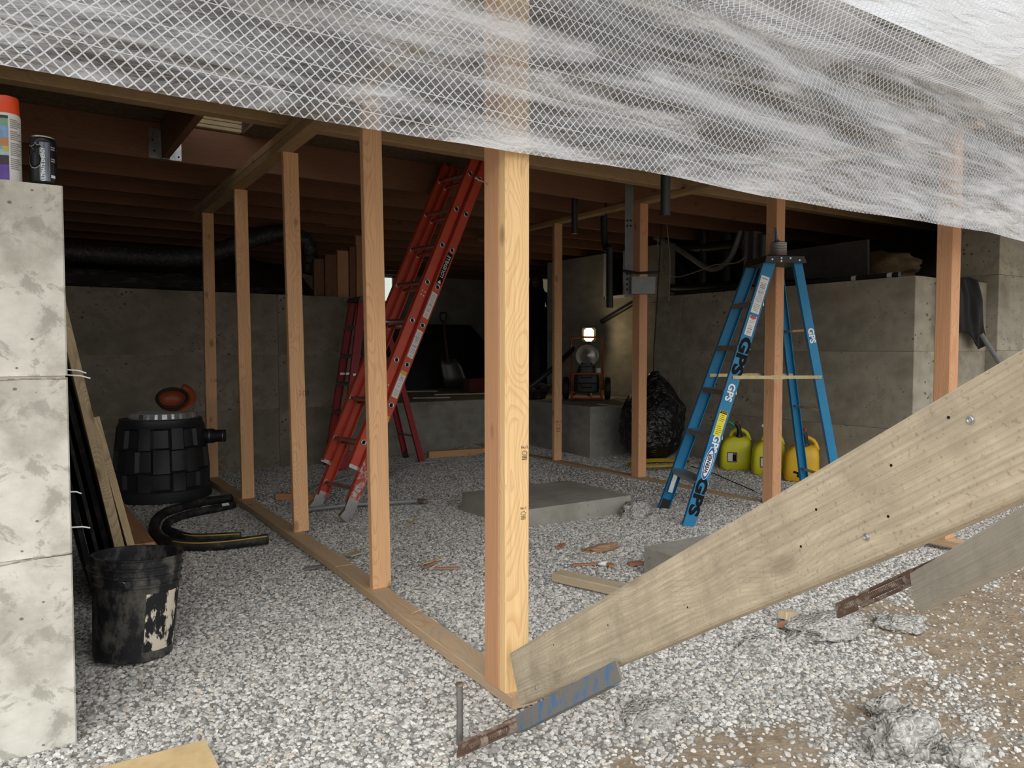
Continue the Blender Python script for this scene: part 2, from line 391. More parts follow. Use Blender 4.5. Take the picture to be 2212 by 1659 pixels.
BLK = plain('black_plastic', (.022, .024, .027), .45, scale=30)
BLKRUB = plain('black_rubber', (.015, .015, .016), .6)
DULLGREY = plain('dull_grey_metal', (.16, .165, .165), .55, .2)
STEEL = plain('galvanised_steel', (.55, .56, .57), .38, 1.0, scale=25, var=.2)
ALU = plain('aluminium', (.66, .66, .65), .35, 1.0, scale=40, var=.15)
BRASSY = plain('zinc_yellow_steel', (.42, .36, .2), .42, .9, scale=20)
RUST = flecked('rusty_steel', (.16, .10, .075), (.30, .24, .20), .52, 18, .75, .3, third=(.26, .13, .07))
BLUERUST = flecked('blue_painted_steel', (.21, .20, .18), (.09, .19, .35), .545, 34, .6, .1, soft=.04, stretch=(1, 1, .6))
DARKTXT = plain('black_print', (.012, .012, .013), .8, var=0, spec=.12)
WHITETXT = plain('white_paint', (.82, .84, .85), .6, var=.08, scale=60)
PAPER = plain('white_label', (.78, .78, .76), .5, var=.05)
GREYPRINT = plain('grey_print', (.32, .32, .32), .6, var=.2, scale=200)

# ================================================================== THE SETTING
def waves(seed, n, kmin, kmax, ax=1.0, ay=1.0):
    r = np.random.default_rng(seed); k = r.uniform(kmin, kmax, n); t = r.uniform(0, 2 * np.pi, n); ph = r.uniform(0, 2 * np.pi, n)
    def f(x, y):
        s = 0
        for i in range(n): s = s + np.sin(k[i] * (np.cos(t[i]) * x * ax + np.sin(t[i]) * y * ay) + ph[i])
        return s / math.sqrt(n)
    return f
def sstep(a, b, x):
    t = np.clip((x - a) / (b - a), 0, 1); return t * t * (3 - 2 * t)
gw1, gw2, gw3 = waves(1, 8, 1.5, 4), waves(2, 10, 7, 18), waves(3, 12, 5, 16)
gw4 = waves(9, 14, 20, 60)
def dirt_mask(x, y):
    n = gw3(x, y) * .45 + gw4(x, y) * .22
    b = 1.25 * sstep(2.5, 3.3, x) * sstep(2.3, 1.6, y) + .75 * sstep(1.72, 1.35, y) - .35 - .4 * sstep(.9, .5, x) * sstep(1.4, 1.9, y)
    return np.clip(sstep(.1, .55, b + n * .55), 0, 1) * sstep(2.35, 1.9, y)
def gz(x, y):
    return .008 * gw1(x, y) + .003 * gw2(x, y) + dirt_mask(x, y) * (.008 * gw3(x, y) - .004) + .05 * sstep(4.0, 4.3, x) * sstep(2.6, 3.2, y) - .012

def make_ground():
    xs = np.concatenate([np.arange(-4, -.5, .25), np.arange(-.5, 6.4, .04), np.arange(6.4, 12.1, .25)])
    ys = np.concatenate([np.arange(-2.5, .6, .25), np.arange(.6, 7.5, .04), np.arange(7.5, 8.1, .25)])
    Xg, Yg = np.meshgrid(xs, ys, indexing='ij'); Zg = gz(Xg, Yg)
    nx, ny = len(xs), len(ys)
    vs = np.stack([Xg, Yg, Zg], -1).reshape(-1, 3)
    idx = np.arange(nx * ny).reshape(nx, ny)
    fs = np.stack([idx[:-1, :-1], idx[1:, :-1], idx[1:, 1:], idx[:-1, 1:]], -1).reshape(-1, 4)
    me = bpy.data.meshes.new('floor'); me.from_pydata(vs.tolist(), [], fs.tolist())
    me.polygons.foreach_set('use_smooth', [True] * len(me.polygons))
    dm = dirt_mask(vs[:, 0], vs[:, 1])
    a = me.attributes.new('dirt', 'FLOAT', 'POINT'); a.data.foreach_set('value', dm.astype(np.float32))
    # stones per square metre: dense where the photo shows gravel close up
    rel = vs - C0; dep = rel @ FW; lat = np.abs(rel @ RT); r = np.hypot(vs[:, 0], vs[:, 1])
    inside = (dep > .8) & (lat < dep * .80 + .5)
    dens = np.where(r < 3.5, 9500, np.where(r < 5.5, 7600, 5200)) * np.where(inside, 1, .12)
    dens = dens * (1 - .92 * dm)
    dens[(vs[:, 1] > 7.4) | (vs[:, 0] > 6.3) | (vs[:, 0] < -1.2) | (vs[:, 1] < .5)] = 0
    dens[(vs[:, 0] < .12) & (vs[:, 1] > 2.5)] = 0
    a = me.attributes.new('dens', 'FLOAT', 'POINT'); a.data.foreach_set('value', dens.astype(np.float32))
    m, nt, b = newmat('ground_grit'); L = nt.links.new
    tc = N(nt, 'ShaderNodeTexCoord'); n1 = N(nt, 'ShaderNodeTexNoise'); n1.inputs['Scale'].default_value = 70; n1.inputs['Detail'].default_value = 8; L(tc.outputs['Object'], n1.inputs['Vector'])
    g = ramp(nt, [(.3, (.20, .195, .18)), (.7, (.40, .39, .37))]); L(n1.outputs['Fac'], g.inputs['Fac'])
    n2 = N(nt, 'ShaderNodeTexNoise'); n2.inputs['Scale'].default_value = 14; n2.inputs['Detail'].default_value = 10; n2.inputs['Roughness'].default_value = .75; L(tc.outputs['Object'], n2.inputs['Vector'])
    d = ramp(nt, [(.3, (.21, .16, .11)), (.5, (.36, .285, .205)), (.7, (.47, .39, .29))]); L(n2.outputs['Fac'], d.inputs['Fac'])
    at = N(nt, 'ShaderNodeAttribute'); at.attribute_name = 'dirt'
    mx = N(nt, 'ShaderNodeMixRGB'); L(at.outputs['Fac'], mx.inputs['Fac']); L(g.outputs['Color'], mx.inputs['Color1']); L(d.outputs['Color'], mx.inputs['Color2'])
    L(mx.outputs['Color'], b.inputs['Base Color']); b.inputs['Roughness'].default_value = .95; b.inputs['Specular IOR Level'].default_value = .1
    ad = N(nt, 'ShaderNodeMath', operation='ADD'); L(n1.outputs['Fac'], ad.inputs[0]); L(n2.outputs['Fac'], ad.inputs[1])
    bp = N(nt, 'ShaderNodeBump'); bp.inputs['Strength'].default_value = .9; bp.inputs['Distance'].default_value = .012; L(ad.outputs[0], bp.inputs['Height']); L(bp.outputs['Normal'], b.inputs['Normal'])
    me.materials.append(m)
    o = bpy.data.objects.new('floor', me); COL.objects.link(o); tag(o, 'pale gravel and dirt ground of the building site', kind='structure')
    return o
floor = make_ground()

YARD = flecked('yard_soil', (.20, .155, .11), (.29, .24, .18), .5, 2, .95, soft=.2, bump=.5)
m = MB()
for (x0, x1, y0, y1) in ((-30, -4, -30, 30), (12, 34, -30, 30), (-4, 12, -30, -2.5), (-4, 12, 8, 30)): m.quad((x0, y0, -.03), (x1, y0, -.03), (x1, y1, -.03), (x0, y1, -.03))
tag(m.build('floor_yard', YARD), 'bare soil of the yard around the building', kind='structure')

def gravel_mat():
    m, nt, b = newmat('crushed_gravel'); L = nt.links.new
    oi = N(nt, 'ShaderNodeObjectInfo')
    r = ramp(nt, [(0, (.26, .252, .235)), (.3, (.45, .44, .415)), (.62, (.58, .57, .545)), (.9, (.73, .72, .69)), (1, (.52, .44, .35))]); L(oi.outputs['Random'], r.inputs['Fac'])
    tc = N(nt, 'ShaderNodeTexCoord'); n = N(nt, 'ShaderNodeTexNoise'); n.inputs['Scale'].default_value = 2.5; n.inputs['Detail'].default_value = 4; L(tc.outputs['Object'], n.inputs['Vector'])
    mr = N(nt, 'ShaderNodeMapRange'); mr.inputs['To Min'].default_value = .75; mr.inputs['To Max'].default_value = 1.25; L(n.outputs['Fac'], mr.inputs['Value'])
    s = N(nt, 'ShaderNodeVectorMath', operation='SCALE'); L(r.outputs['Color'], s.inputs[0]); L(mr.outputs['Result'], s.inputs['Scale']); L(s.outputs['Vector'], b.inputs['Base Color'])
    b.inputs['Roughness'].default_value = .9; b.inputs['Specular IOR Level'].default_value = .15
    return m
GRAVEL = gravel_mat()

def make_gravel():
    ng = bpy.data.node_groups.new('gravel_scatter', 'GeometryNodeTree')
    ng.interface.new_socket('Geometry', in_out='INPUT', socket_type='NodeSocketGeometry')
    ng.interface.new_socket('Geometry', in_out='OUTPUT', socket_type='NodeSocketGeometry')
    n = lambda t: ng.nodes.new(t); L = ng.links.new
    gi, go = n('NodeGroupInput'), n('NodeGroupOutput')
    at = n('GeometryNodeInputNamedAttribute'); at.data_type = 'FLOAT'; at.inputs['Name'].default_value = 'dens'
    dp = n('GeometryNodeDistributePointsOnFaces'); dp.distribute_method = 'RANDOM'
    L(gi.outputs[0], dp.inputs['Mesh']); L(at.outputs['Attribute'], dp.inputs['Density'])
    jo = n('GeometryNodeJoinGeometry')
    for k in range(7):
        ic = n('GeometryNodeMeshIcoSphere'); ic.inputs['Radius'].default_value = 1.0; ic.inputs['Subdivisions'].default_value = 2
        po = n('GeometryNodeInputPosition'); nz = n('ShaderNodeTexNoise'); nz.noise_dimensions = '4D'
        nz.inputs['W'].default_value = k * 7.3 + 1; nz.inputs['Scale'].default_value = 1.15; nz.inputs['Detail'].default_value = 1.5
        L(po.outputs[0], nz.inputs['Vector'])
        sb = n('ShaderNodeVectorMath'); sb.operation = 'SUBTRACT'; L(nz.outputs['Color'], sb.inputs[0]); sb.inputs[1].default_value = (.5, .5, .5)
        sc = n('ShaderNodeVectorMath'); sc.operation = 'SCALE'; L(sb.outputs[0], sc.inputs[0]); sc.inputs['Scale'].default_value = 2.1
        sp = n('GeometryNodeSetPosition'); L(ic.outputs['Mesh'], sp.inputs['Geometry']); L(sc.outputs[0], sp.inputs['Offset'])
        tr = n('GeometryNodeTransform'); L(sp.outputs[0], tr.inputs['Geometry']); tr.inputs['Scale'].default_value = (1.1, .8 + .05 * k % .3, .62)
        sm = n('GeometryNodeSetMaterial'); L(tr.outputs[0], sm.inputs['Geometry']); sm.inputs['Material'].default_value = GRAVEL
        g2 = n('GeometryNodeGeometryToInstance'); L(sm.outputs[0], g2.inputs[0]); L(g2.outputs[0], jo.inputs[0])
    io = n('GeometryNodeInstanceOnPoints'); L(dp.outputs['Points'], io.inputs['Points']); L(jo.outputs[0], io.inputs['Instance']); io.inputs['Pick Instance'].default_value = True
    ri = n('FunctionNodeRandomValue'); ri.data_type = 'INT'; ri.inputs[4].default_value = 0; ri.inputs[5].default_value = 6; L(ri.outputs[2], io.inputs['Instance Index'])
    rr = n('FunctionNodeRandomValue'); rr.data_type = 'FLOAT_VECTOR'; rr.inputs[0].default_value = (-.6, -.6, 0); rr.inputs[1].default_value = (.6, .6, 6.28)
    L(rr.outputs[0], io.inputs['Rotation'])
    rs = n('FunctionNodeRandomValue'); rs.data_type = 'FLOAT'; rs.inputs[2].default_value = 0; rs.inputs[3].default_value = 1; rs.inputs['Seed'].default_value = 4
    pw = n('ShaderNodeMath'); pw.operation = 'POWER'; L(rs.outputs[1], pw.inputs[0]); pw.inputs[1].default_value = 2.2
    ma = n('ShaderNodeMath'); ma.operation = 'MULTIPLY_ADD'; L(pw.outputs[0], ma.inputs[0]); ma.inputs[1].default_value = .0062; ma.inputs[2].default_value = .0043
    L(ma.outputs[0], io.inputs['Scale'])
    L(io.outputs[0], go.inputs[0])
    me = floor.data.copy(); me.name = 'gravel'
    o = bpy.data.objects.new('gravel', me); COL.objects.link(o)
    md = o.modifiers.new('scatter', 'NODES'); md.node_group = ng
    tag(o, 'loose pale grey crushed gravel spread over the ground', 'gravel', kind='stuff')
make_gravel()

def lift_wall(name, label, x0, x1, y0, y1, heights, mat, gap=.004, core=.006, splits_x=None, splits_y=None):
    """poured wall: every form lift a slab of its own, joints recessed"""
    r = bpy.data.objects.new(name, None); COL.objects.link(r); r.matrix_basis = Matrix.Translation(((x0 + x1) / 2, (y0 + y1) / 2, heights[0])); tag(r, label, kind='structure')
    m = MB(); m.box(((x0 + x1) / 2, (y0 + y1) / 2, (heights[0] + heights[-1] - .03) / 2), (x1 - x0 - 2 * core, y1 - y0 - 2 * core, heights[-1] - heights[0] - .03)); m.build('wall_core', mat, r)
    xs = splits_x or [x0, x1]; ys = splits_y or [y0, y1]
    for i in range(len(heights) - 1):
        for a in range(len(xs) - 1):
            for bq in range(len(ys) - 1):
                ga = gap if i < len(heights) - 2 else 0
                xa, xb = xs[a] + (gap / 2 if a else 0), xs[a + 1] - (gap / 2 if a < len(xs) - 2 else 0)
                ya, yb = ys[bq] + (gap / 2 if bq else 0), ys[bq + 1] - (gap / 2 if bq < len(ys) - 2 else 0)
                q = MB(); q.box(((xa + xb) / 2, (ya + yb) / 2, (heights[i] + heights[i + 1] - ga) / 2), (xb - xa, yb - ya, heights[i + 1] - heights[i] - ga), None, .004)
                q.build('concrete_lift', mat, r)
    return r
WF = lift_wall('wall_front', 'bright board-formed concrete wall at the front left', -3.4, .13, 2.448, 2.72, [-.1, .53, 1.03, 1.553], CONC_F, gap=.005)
fw_ = waves(71, 10, 20, 90)
for zc, rr in ((1.027, .006), (.527, .0045)):
    m = MB(); xs_ = np.linspace(-.6, .128, 90)
    m.tube([V(x, 2.449 - .002 * abs(float(fw_(x, zc))), zc + .004 * float(fw_(x * .3, zc + 3)) + .012 * (x - .1)) for x in xs_], [rr * (.35 + .5 * abs(float(fw_(x, 7)))) for x in xs_], 6)
    m.build('joint_fin', flecked('joint_crumbs', (.30, .26, .20), (.45, .42, .36), .5, 60, .95), WF, smooth=True)
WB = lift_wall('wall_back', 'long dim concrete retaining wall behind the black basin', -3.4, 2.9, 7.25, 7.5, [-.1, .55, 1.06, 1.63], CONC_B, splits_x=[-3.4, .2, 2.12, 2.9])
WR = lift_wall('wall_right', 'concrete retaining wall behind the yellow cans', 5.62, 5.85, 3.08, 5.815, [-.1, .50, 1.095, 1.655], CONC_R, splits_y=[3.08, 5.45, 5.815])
WE = lift_wall('wall_end', 'light concrete return wall beside the black jacket', 5.83, 6.72, 3.09, 3.35, [-.1, .50, 1.095, 1.655], CONC_R)
WE2 = lift_wall('wall_front_right', 'taller concrete wall at the right edge', 6.72, 9.6, 3.0, 3.4, [-.1, .50, 1.1, 1.72, 2.3], CONC_R)
# raised slab at the back and the block that carries the heater
r = bpy.data.objects.new('floor_raised', None); COL.objects.link(r); tag(r, 'raised concrete slab at the back of the basement', kind='structure')
m = MB(); m.box((5.95, 10.75, .22), (6.1, 6.7, .64)); m.build('slab', CONC_P, r)
m = MB(); m.box((5.48, 6.61, .222), (1.43, 1.58, .642), None, .006); m.build('slab_block', CONC_P, r)
# far walls that close the dark basement
def wallbox(name, label, c, s, mat):
    m = MB(); m.box(c, s); return tag(m.build(name, mat), label, kind='structure')
wallbox('wall_far', 'dim pale wall at the far end with glass block window', (4.2, 11.75, 1.25), (9.4, .3, 2.5), DARKWALL)
wallbox('wall_return', 'concrete return wall behind the crawlspace soil', (7.4, 6.12, .77), (2.4, .14, 1.74), CONC_R)
wallbox('wall_side_left', 'side wall closing the basement on the left', (-3.5, 7.2, 1.2), (.2, 9.4, 2.8), CONC_B)
wallbox('wall_side_right', 'earth bank closing the crawlspace on the right', (8.7, 7.5, 1.2), (.2, 8.6, 2.9), SOIL)
# partition beside the heater, with a framed opening
r = bpy.data.objects.new('wall_partition', None); COL.objects.link(r); r.matrix_basis = Matrix.Translation((6.25, 7.5, .54)); tag(r, 'plain grey partition wall behind the heater', kind='structure')
m = MB(); m.box((6.25, 7.91, 1.42), (.1, 1.22, 1.77)); m.build('partition_panel', DARKWALL, r)
m = MB(); m.box((6.25, 6.75, 1.14), (.1, 1.10, 1.20)); m.build('partition_panel', DARKWALL, r)
m = MB(); m.box((6.25, 6.49, 2.025), (.1, .58, .57)); m.build('partition_panel', DARKWALL, r)

# soil banks of the crawlspace above the retaining walls
def bank(name, label, fx, fy, zfun, nx, ny, mat, cat=None):
    m = MB(); vs = []; fs = []
    for i in range(nx):
        for j in range(ny):
            x = fx[0] + (fx[1] - fx[0]) * i / (nx - 1); y = fy[0] + (fy[1] - fy[0]) * j / (ny - 1); vs.append((x, y, zfun(x, y)))
    for i in range(nx - 1):
        for j in range(ny - 1): fs.append((i * ny + j, (i + 1) * ny + j, (i + 1) * ny + j + 1, i * ny + j + 1))
    m.add(vs, fs); o = m.build(name, mat, smooth=True, origin=(0, 0, 0)); return o
bw = waves(21, 12, 2, 7)
o = bank('floor_bank_back', '', (-3.4, 2.9), (7.45, 11.6), lambda x, y: 1.60 + .62 * sstep(7.9, 9.6, y) + .04 * float(bw(x, y)) * float(sstep(7.45, 7.8, y)), 60, 36, SOIL); tag(o, 'bare crawlspace soil behind the back wall', kind='structure')
bw2 = waves(22, 12, 2, 8)
o = bank('floor_bank_right', '', (5.8, 8.65), (3.3, 6.1), lambda x, y: 1.62 + .42 * float(sstep(6.0, 7.6, x)) + .05 * float(bw2(x, y)) * float(sstep(5.9, 6.2, x)), 36, 50, SOIL); tag(o, 'bare crawlspace soil above the right wall', kind='structure')

# ceiling: joists, rim beam, floor sheathing with the stair opening
JZ, JD = 2.332, .235
ceil = bpy.data.objects.new('ceiling', None); COL.objects.link(ceil); ceil.matrix_basis = Matrix.Translation((2, 6, JZ)); tag(ceil, 'exposed floor joists and sheathing overhead', kind='structure')
for (y, x0, x1, th) in [(4.9, 3.05, 8.6, .04), (5.42, -3.4, 8.6, .045), (6.05, -3.4, 8.6, .04), (6.65, -3.4, 8.6, .04), (7.25, -3.4, 8.6, .04), (7.85, -3.4, 8.6, .04), (8.45, -3.4, 8.6, .04), (9.05, -3.4, 8.6, .04), (9.65, -3.4, 8.6, .04), (10.25, -3.4, 8.6, .04), (10.85, -3.4, 8.6, .04), (11.45, -3.4, 8.6, .04)]:
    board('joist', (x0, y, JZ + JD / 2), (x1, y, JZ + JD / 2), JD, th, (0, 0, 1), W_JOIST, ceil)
board('rim_beam', (-3.4, 4.24, JZ + .152), (8.6, 4.24, JZ + .152), .30, .09, (0, 0, 1), W_TOPPL, ceil)
sub = MB()
zt = JZ + JD + .01
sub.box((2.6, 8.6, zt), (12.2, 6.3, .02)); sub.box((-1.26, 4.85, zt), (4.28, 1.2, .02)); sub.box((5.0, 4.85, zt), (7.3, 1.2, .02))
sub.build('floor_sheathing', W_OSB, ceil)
m = MB(); m.box((2.6, 3.1, zt + .01), (12.2, 2.2, .02)); m.build('occluder_deck', plain('deck_shade_dark', (.05, .045, .042), .8, var=.3, scale=6), ceil)  # deck added to keep sky light out of the bay, underside coloured shade-dark
W_SHADEDJ = wood('shaded_bay_joist', (.11, .065, .048), (.08, .045, .03))  # joist lumber darkened in colour to stand for shade behind the sheeting
board('rim_board', (-3.4, 2.02, JZ + JD / 2), (8.6, 2.02, JZ + JD / 2), JD, .04, (0, 0, 1), plain('rim_shade_grey', (.07, .07, .075), .7), ceil)  # dark grey colour stands in for shade on this sunlit board
for y in (2.65, 3.25, 3.85): board('joist', (-3.4, y, JZ + JD / 2), (8.6, y, JZ + JD / 2), JD, .04, (0, 0, 1), W_SHADEDJ, ceil)
for k, (z, th) in enumerate([(2.585, .022), (2.612, .028), (2.645, .034)]):
    board('edge_board', (.9, 5.40 - .006 * k, z), (1.34, 5.40 - .006 * k, z), .07, th, (0, 1, 0), W_EDGE, ceil)
m = MB(); m.box((1.3, 5.2, 3.02), (3.4, 2.2, .03)); m.build('added_sky_cover', W_OSB, ceil)  # unseen cover added over the stair opening to cut the sky light
m = MB(); m.box((1.3, 6.25, 2.8), (3.4, .04, .42)); m.build('added_sky_backing', W_OSB, ceil)  # unseen backing added to hide bright sky beyond the opening
for x in (.95, 1.08, 1.2, 1.33): board('upper_stud', (x, 5.5, 2.66), (x, 5.5, 2.96), .04, .09, (1, 0, 0), W_STUD, ceil)
# trimmer joist on its hanger
board('trimmer_joist', (.86, 4.3, JZ + .115), (.86, 5.39, JZ + .115), .23, .042, (0, 0, 1), W_JOIST, ceil)
m = MB(); m.box((.86, 5.37, JZ - .003), (.05, .06, .004)); m.box((.834, 5.37, JZ + .09), (.004, .06, .18)); m.box((.886, 5.37, JZ + .09), (.004, .06, .18))
m.box((.80, 5.394, JZ + .10), (.065, .004, .19)); m.box((.925, 5.394, JZ + .10), (.075, .004, .19)); jh = m.build('joist_hanger', STEEL, ceil)
m = MB()
for (x, z) in ((.945, .03), (.91, .06), (.945, .1), (.92, .15), (.8, .05), (.79, .12)): m.cyl((x, 5.392, JZ + z), (x, 5.389, JZ + z), .006, n=8)
m.build('nail_hole', DARKTXT, jh)

# window in the far wall: glass blocks in a pale reveal
wn = bpy.data.objects.new('window_1', None); COL.objects.link(wn); wn.matrix_basis = Matrix.Translation((5.12, 11.58, 1.9)); tag(wn, 'small bright glass block window at the far back', kind='structure')
m = MB()
for (cx, cz, sx, sz) in ((5.135, 2.305, .36, .03), (5.135, 1.895, .36, .03), (4.97, 2.1, .03, .44), (5.285, 2.1, .055, .44)): m.box((cx, 11.585, cz), (sx, .06, sz))
m.build('window_frame', PAPER, wn)
GLOWIN = glow('daylit_glass', (.80, .88, .80), .55)
m = MB(); m.box((5.12, 11.59, 2.1), (.27, .03, .38), None, .01); m.build('glowing_pane', GLOWIN, wn)
m = MB(); m.box((5.12, 11.572, 2.1), (.012, .01, .38)); m.build('mullion', PAPER, wn)
wallbox('wall_rear', 'dark rear wall behind the standing person', (7.8, 10.43, 1.43), (1.75, .1, 1.78), DARKWALL)
wn = bpy.data.objects.new('added_glow_panel', None); COL.objects.link(wn); wn.matrix_basis = Matrix.Translation((7.35, 10.36, 1.8)); tag(wn, 'added dim glowing panels behind the standing person', kind='structure')
DIMGLOW = glow('backdrop_glow', (.62, .53, .36), .11)  # weak glow added so the standing person reads as a silhouette
m = MB(); m.box((7.17, 10.372, 2.06), (.17, .02, .46)); m.build('glowing_pane', DIMGLOW, wn)
m = MB(); m.box((7.47, 10.372, 2.06), (.26, .02, .46)); m.build('glowing_pane', DIMGLOW, wn)
m = MB(); m.box((7.30, 10.365, 2.06), (.05, .03, .5)); m.build('mullion', W_JOIST, wn)
m = MB(); m.box((7.35, 10.365, 1.81), (.6, .04, .04)); m.build('window_frame', W_JOIST, wn)
# second opening in the partition: foil-faced window
wn = bpy.data.objects.new('window_2', None); COL.objects.link(wn); wn.matrix_basis = Matrix.Translation((6.2, 6.85, 1.7)); tag(wn, 'white framed opening with foil insulation beside the heater', kind='structure')
m = MB()
for (cy, cz, sy, sz) in ((7.285, 2.02, .03, .56), (6.795, 2.02, .03, .56), (7.04, 1.755, .50, .03)): m.box((6.19, cy, cz), (.03, sy, sz))
m.build('window_frame', PAPER, wn)
FOIL = flecked('foil_insulation', (.35, .35, .35), (.78, .8, .82), .5, 14, .3, .6, stretch=(3, 3, .6), bump=1.0, soft=.15)
m = MB(); m.box((6.34, 6.93, 2.03), (.03, .36, .58)); m.build('foil_panel', FOIL, wn)

# ================================================================== PLASTIC SHEETING
def tarp_mat():
    m, nt, b = newmat('string_reinforced_film'); L = nt.links.new; nt.nodes.remove(b)
    out = nt.nodes['Material Output']
    uv = N(nt, 'ShaderNodeAttribute'); uv.attribute_name = 'sheet'
    se = N(nt, 'ShaderNodeSeparateXYZ'); L(uv.outputs['Vector'], se.inputs[0])
    def line(op, per, wd):
        a = N(nt, 'ShaderNodeMath', operation=op); L(se.outputs['X'], a.inputs[0]); L(se.outputs['Y'], a.inputs[1])
        d = N(nt, 'ShaderNodeMath', operation='DIVIDE'); L(a.outputs[0], d.inputs[0]); d.inputs[1].default_value = per
        f = N(nt, 'ShaderNodeMath', operation='FRACT'); L(d.outputs[0], f.inputs[0])
        l = N(nt, 'ShaderNodeMath', operation='LESS_THAN'); L(f.outputs[0], l.inputs[0]); l.inputs[1].default_value = wd; return l
    l1, l2 = line('ADD', .0285, .16), line('SUBTRACT', .0285, .16)
    d3 = N(nt, 'ShaderNodeMath', operation='MULTIPLY_ADD'); L(se.outputs['X'], d3.inputs[0]); d3.inputs[1].default_value = .05; L(se.outputs['Y'], d3.inputs[2])
    d4 = N(nt, 'ShaderNodeMath', operation='DIVIDE'); L(d3.outputs[0], d4.inputs[0]); d4.inputs[1].default_value = .083
    d5 = N(nt, 'ShaderNodeMath', operation='FRACT'); L(d4.outputs[0], d5.inputs[0])
    l3 = N(nt, 'ShaderNodeMath', operation='LESS_THAN'); L(d5.outputs[0], l3.inputs[0]); l3.inputs[1].default_value = .028
    mx1 = N(nt, 'ShaderNodeMath', operation='MAXIMUM'); L(l1.outputs[0], mx1.inputs[0]); L(l2.outputs[0], mx1.inputs[1])
    thr = N(nt, 'ShaderNodeMath', operation='MAXIMUM'); L(mx1.outputs[0], thr.inputs[0]); L(l3.outputs[0], thr.inputs[1])
    # crinkle relief
    mp = N(nt, 'ShaderNodeMapping'); mp.inputs['Scale'].default_value = (7, 30, 1); mp.inputs['Rotation'].default_value = (0, 0, -.12); L(uv.outputs['Vector'], mp.inputs['Vector'])
    n1 = N(nt, 'ShaderNodeTexNoise'); n1.inputs['Scale'].default_value = 1; n1.inputs['Detail'].default_value = 5; n1.inputs['Roughness'].default_value = .55; n1.inputs['Distortion'].default_value = .6; L(mp.outputs['Vector'], n1.inputs['Vector'])
    bp = N(nt, 'ShaderNodeBump'); bp.inputs['Strength'].default_value = .85; bp.inputs['Distance'].default_value = .02; L(n1.outputs['Fac'], bp.inputs['Height'])
    tr = N(nt, 'ShaderNodeBsdfTransparent'); tr.inputs['Color'].default_value = (.80, .81, .82, 1)
    gl = N(nt, 'ShaderNodeBsdfGlossy'); gl.inputs['Color'].default_value = (.95, .96, .97, 1); gl.inputs['Roughness'].default_value = .12; L(bp.outputs['Normal'], gl.inputs['Normal'])
    fr = N(nt, 'ShaderNodeFresnel'); fr.inputs['IOR'].default_value = 1.55; L(bp.outputs['Normal'], fr.inputs['Normal'])
    fb = N(nt, 'ShaderNodeMath', operation='MULTIPLY_ADD'); L(fr.outputs[0], fb.inputs[0]); fb.inputs[1].default_value = 2.0; fb.inputs[2].default_value = .01
    df = N(nt, 'ShaderNodeBsdfDiffuse'); df.inputs['Color'].default_value = (.88, .90, .93, 1); L(bp.outputs['Normal'], df.inputs['Normal'])
    tl = N(nt, 'ShaderNodeBsdfTranslucent'); tl.inputs['Color'].default_value = (.88, .90, .93, 1)
    dt = N(nt, 'ShaderNodeMixShader'); dt.inputs[0].default_value = .3; L(df.outputs[0], dt.inputs[1]); L(tl.outputs[0], dt.inputs[2])
    hm = N(nt, 'ShaderNodeMapping'); hm.inputs['Scale'].default_value = (1.3, 9, 1); hm.inputs['Rotation'].default_value = (0, 0, -.10); L(uv.outputs['Vector'], hm.inputs['Vector'])
    hn = N(nt, 'ShaderNodeTexNoise'); hn.inputs['Scale'].default_value = 1; hn.inputs['Detail'].default_value = 9; hn.inputs['Roughness'].default_value = .62; hn.inputs['Distortion'].default_value = .8; L(hm.outputs['Vector'], hn.inputs['Vector'])
    hr = N(nt, 'ShaderNodeMapRange'); hr.inputs['From Min'].default_value = .43; hr.inputs['From Max'].default_value = .66; hr.inputs['To Min'].default_value = .02; hr.inputs['To Max'].default_value = .9; L(hn.outputs['Fac'], hr.inputs['Value'])  # milky streaks paint bright and dark reflection bands into the film
    film = N(nt, 'ShaderNodeMixShader'); L(hr.outputs['Result'], film.inputs[0]); L(tr.outputs[0], film.inputs[1]); L(dt.outputs[0], film.inputs[2])
    fg = N(nt, 'ShaderNodeMixShader'); L(fb.outputs[0], fg.inputs[0]); L(film.outputs[0], fg.inputs[1]); L(gl.outputs[0], fg.inputs[2])
    tf = N(nt, 'ShaderNodeMath', operation='MULTIPLY'); L(thr.outputs[0], tf.inputs[0]); tf.inputs[1].default_value = .92
    fin = N(nt, 'ShaderNodeMixShader'); L(tf.outputs[0], fin.inputs[0]); L(fg.outputs[0], fin.inputs[1]); L(dt.outputs[0], fin.inputs[2])
    L(fin.outputs[0], out.inputs['Surface'])
    return m
TARP = tarp_mat()
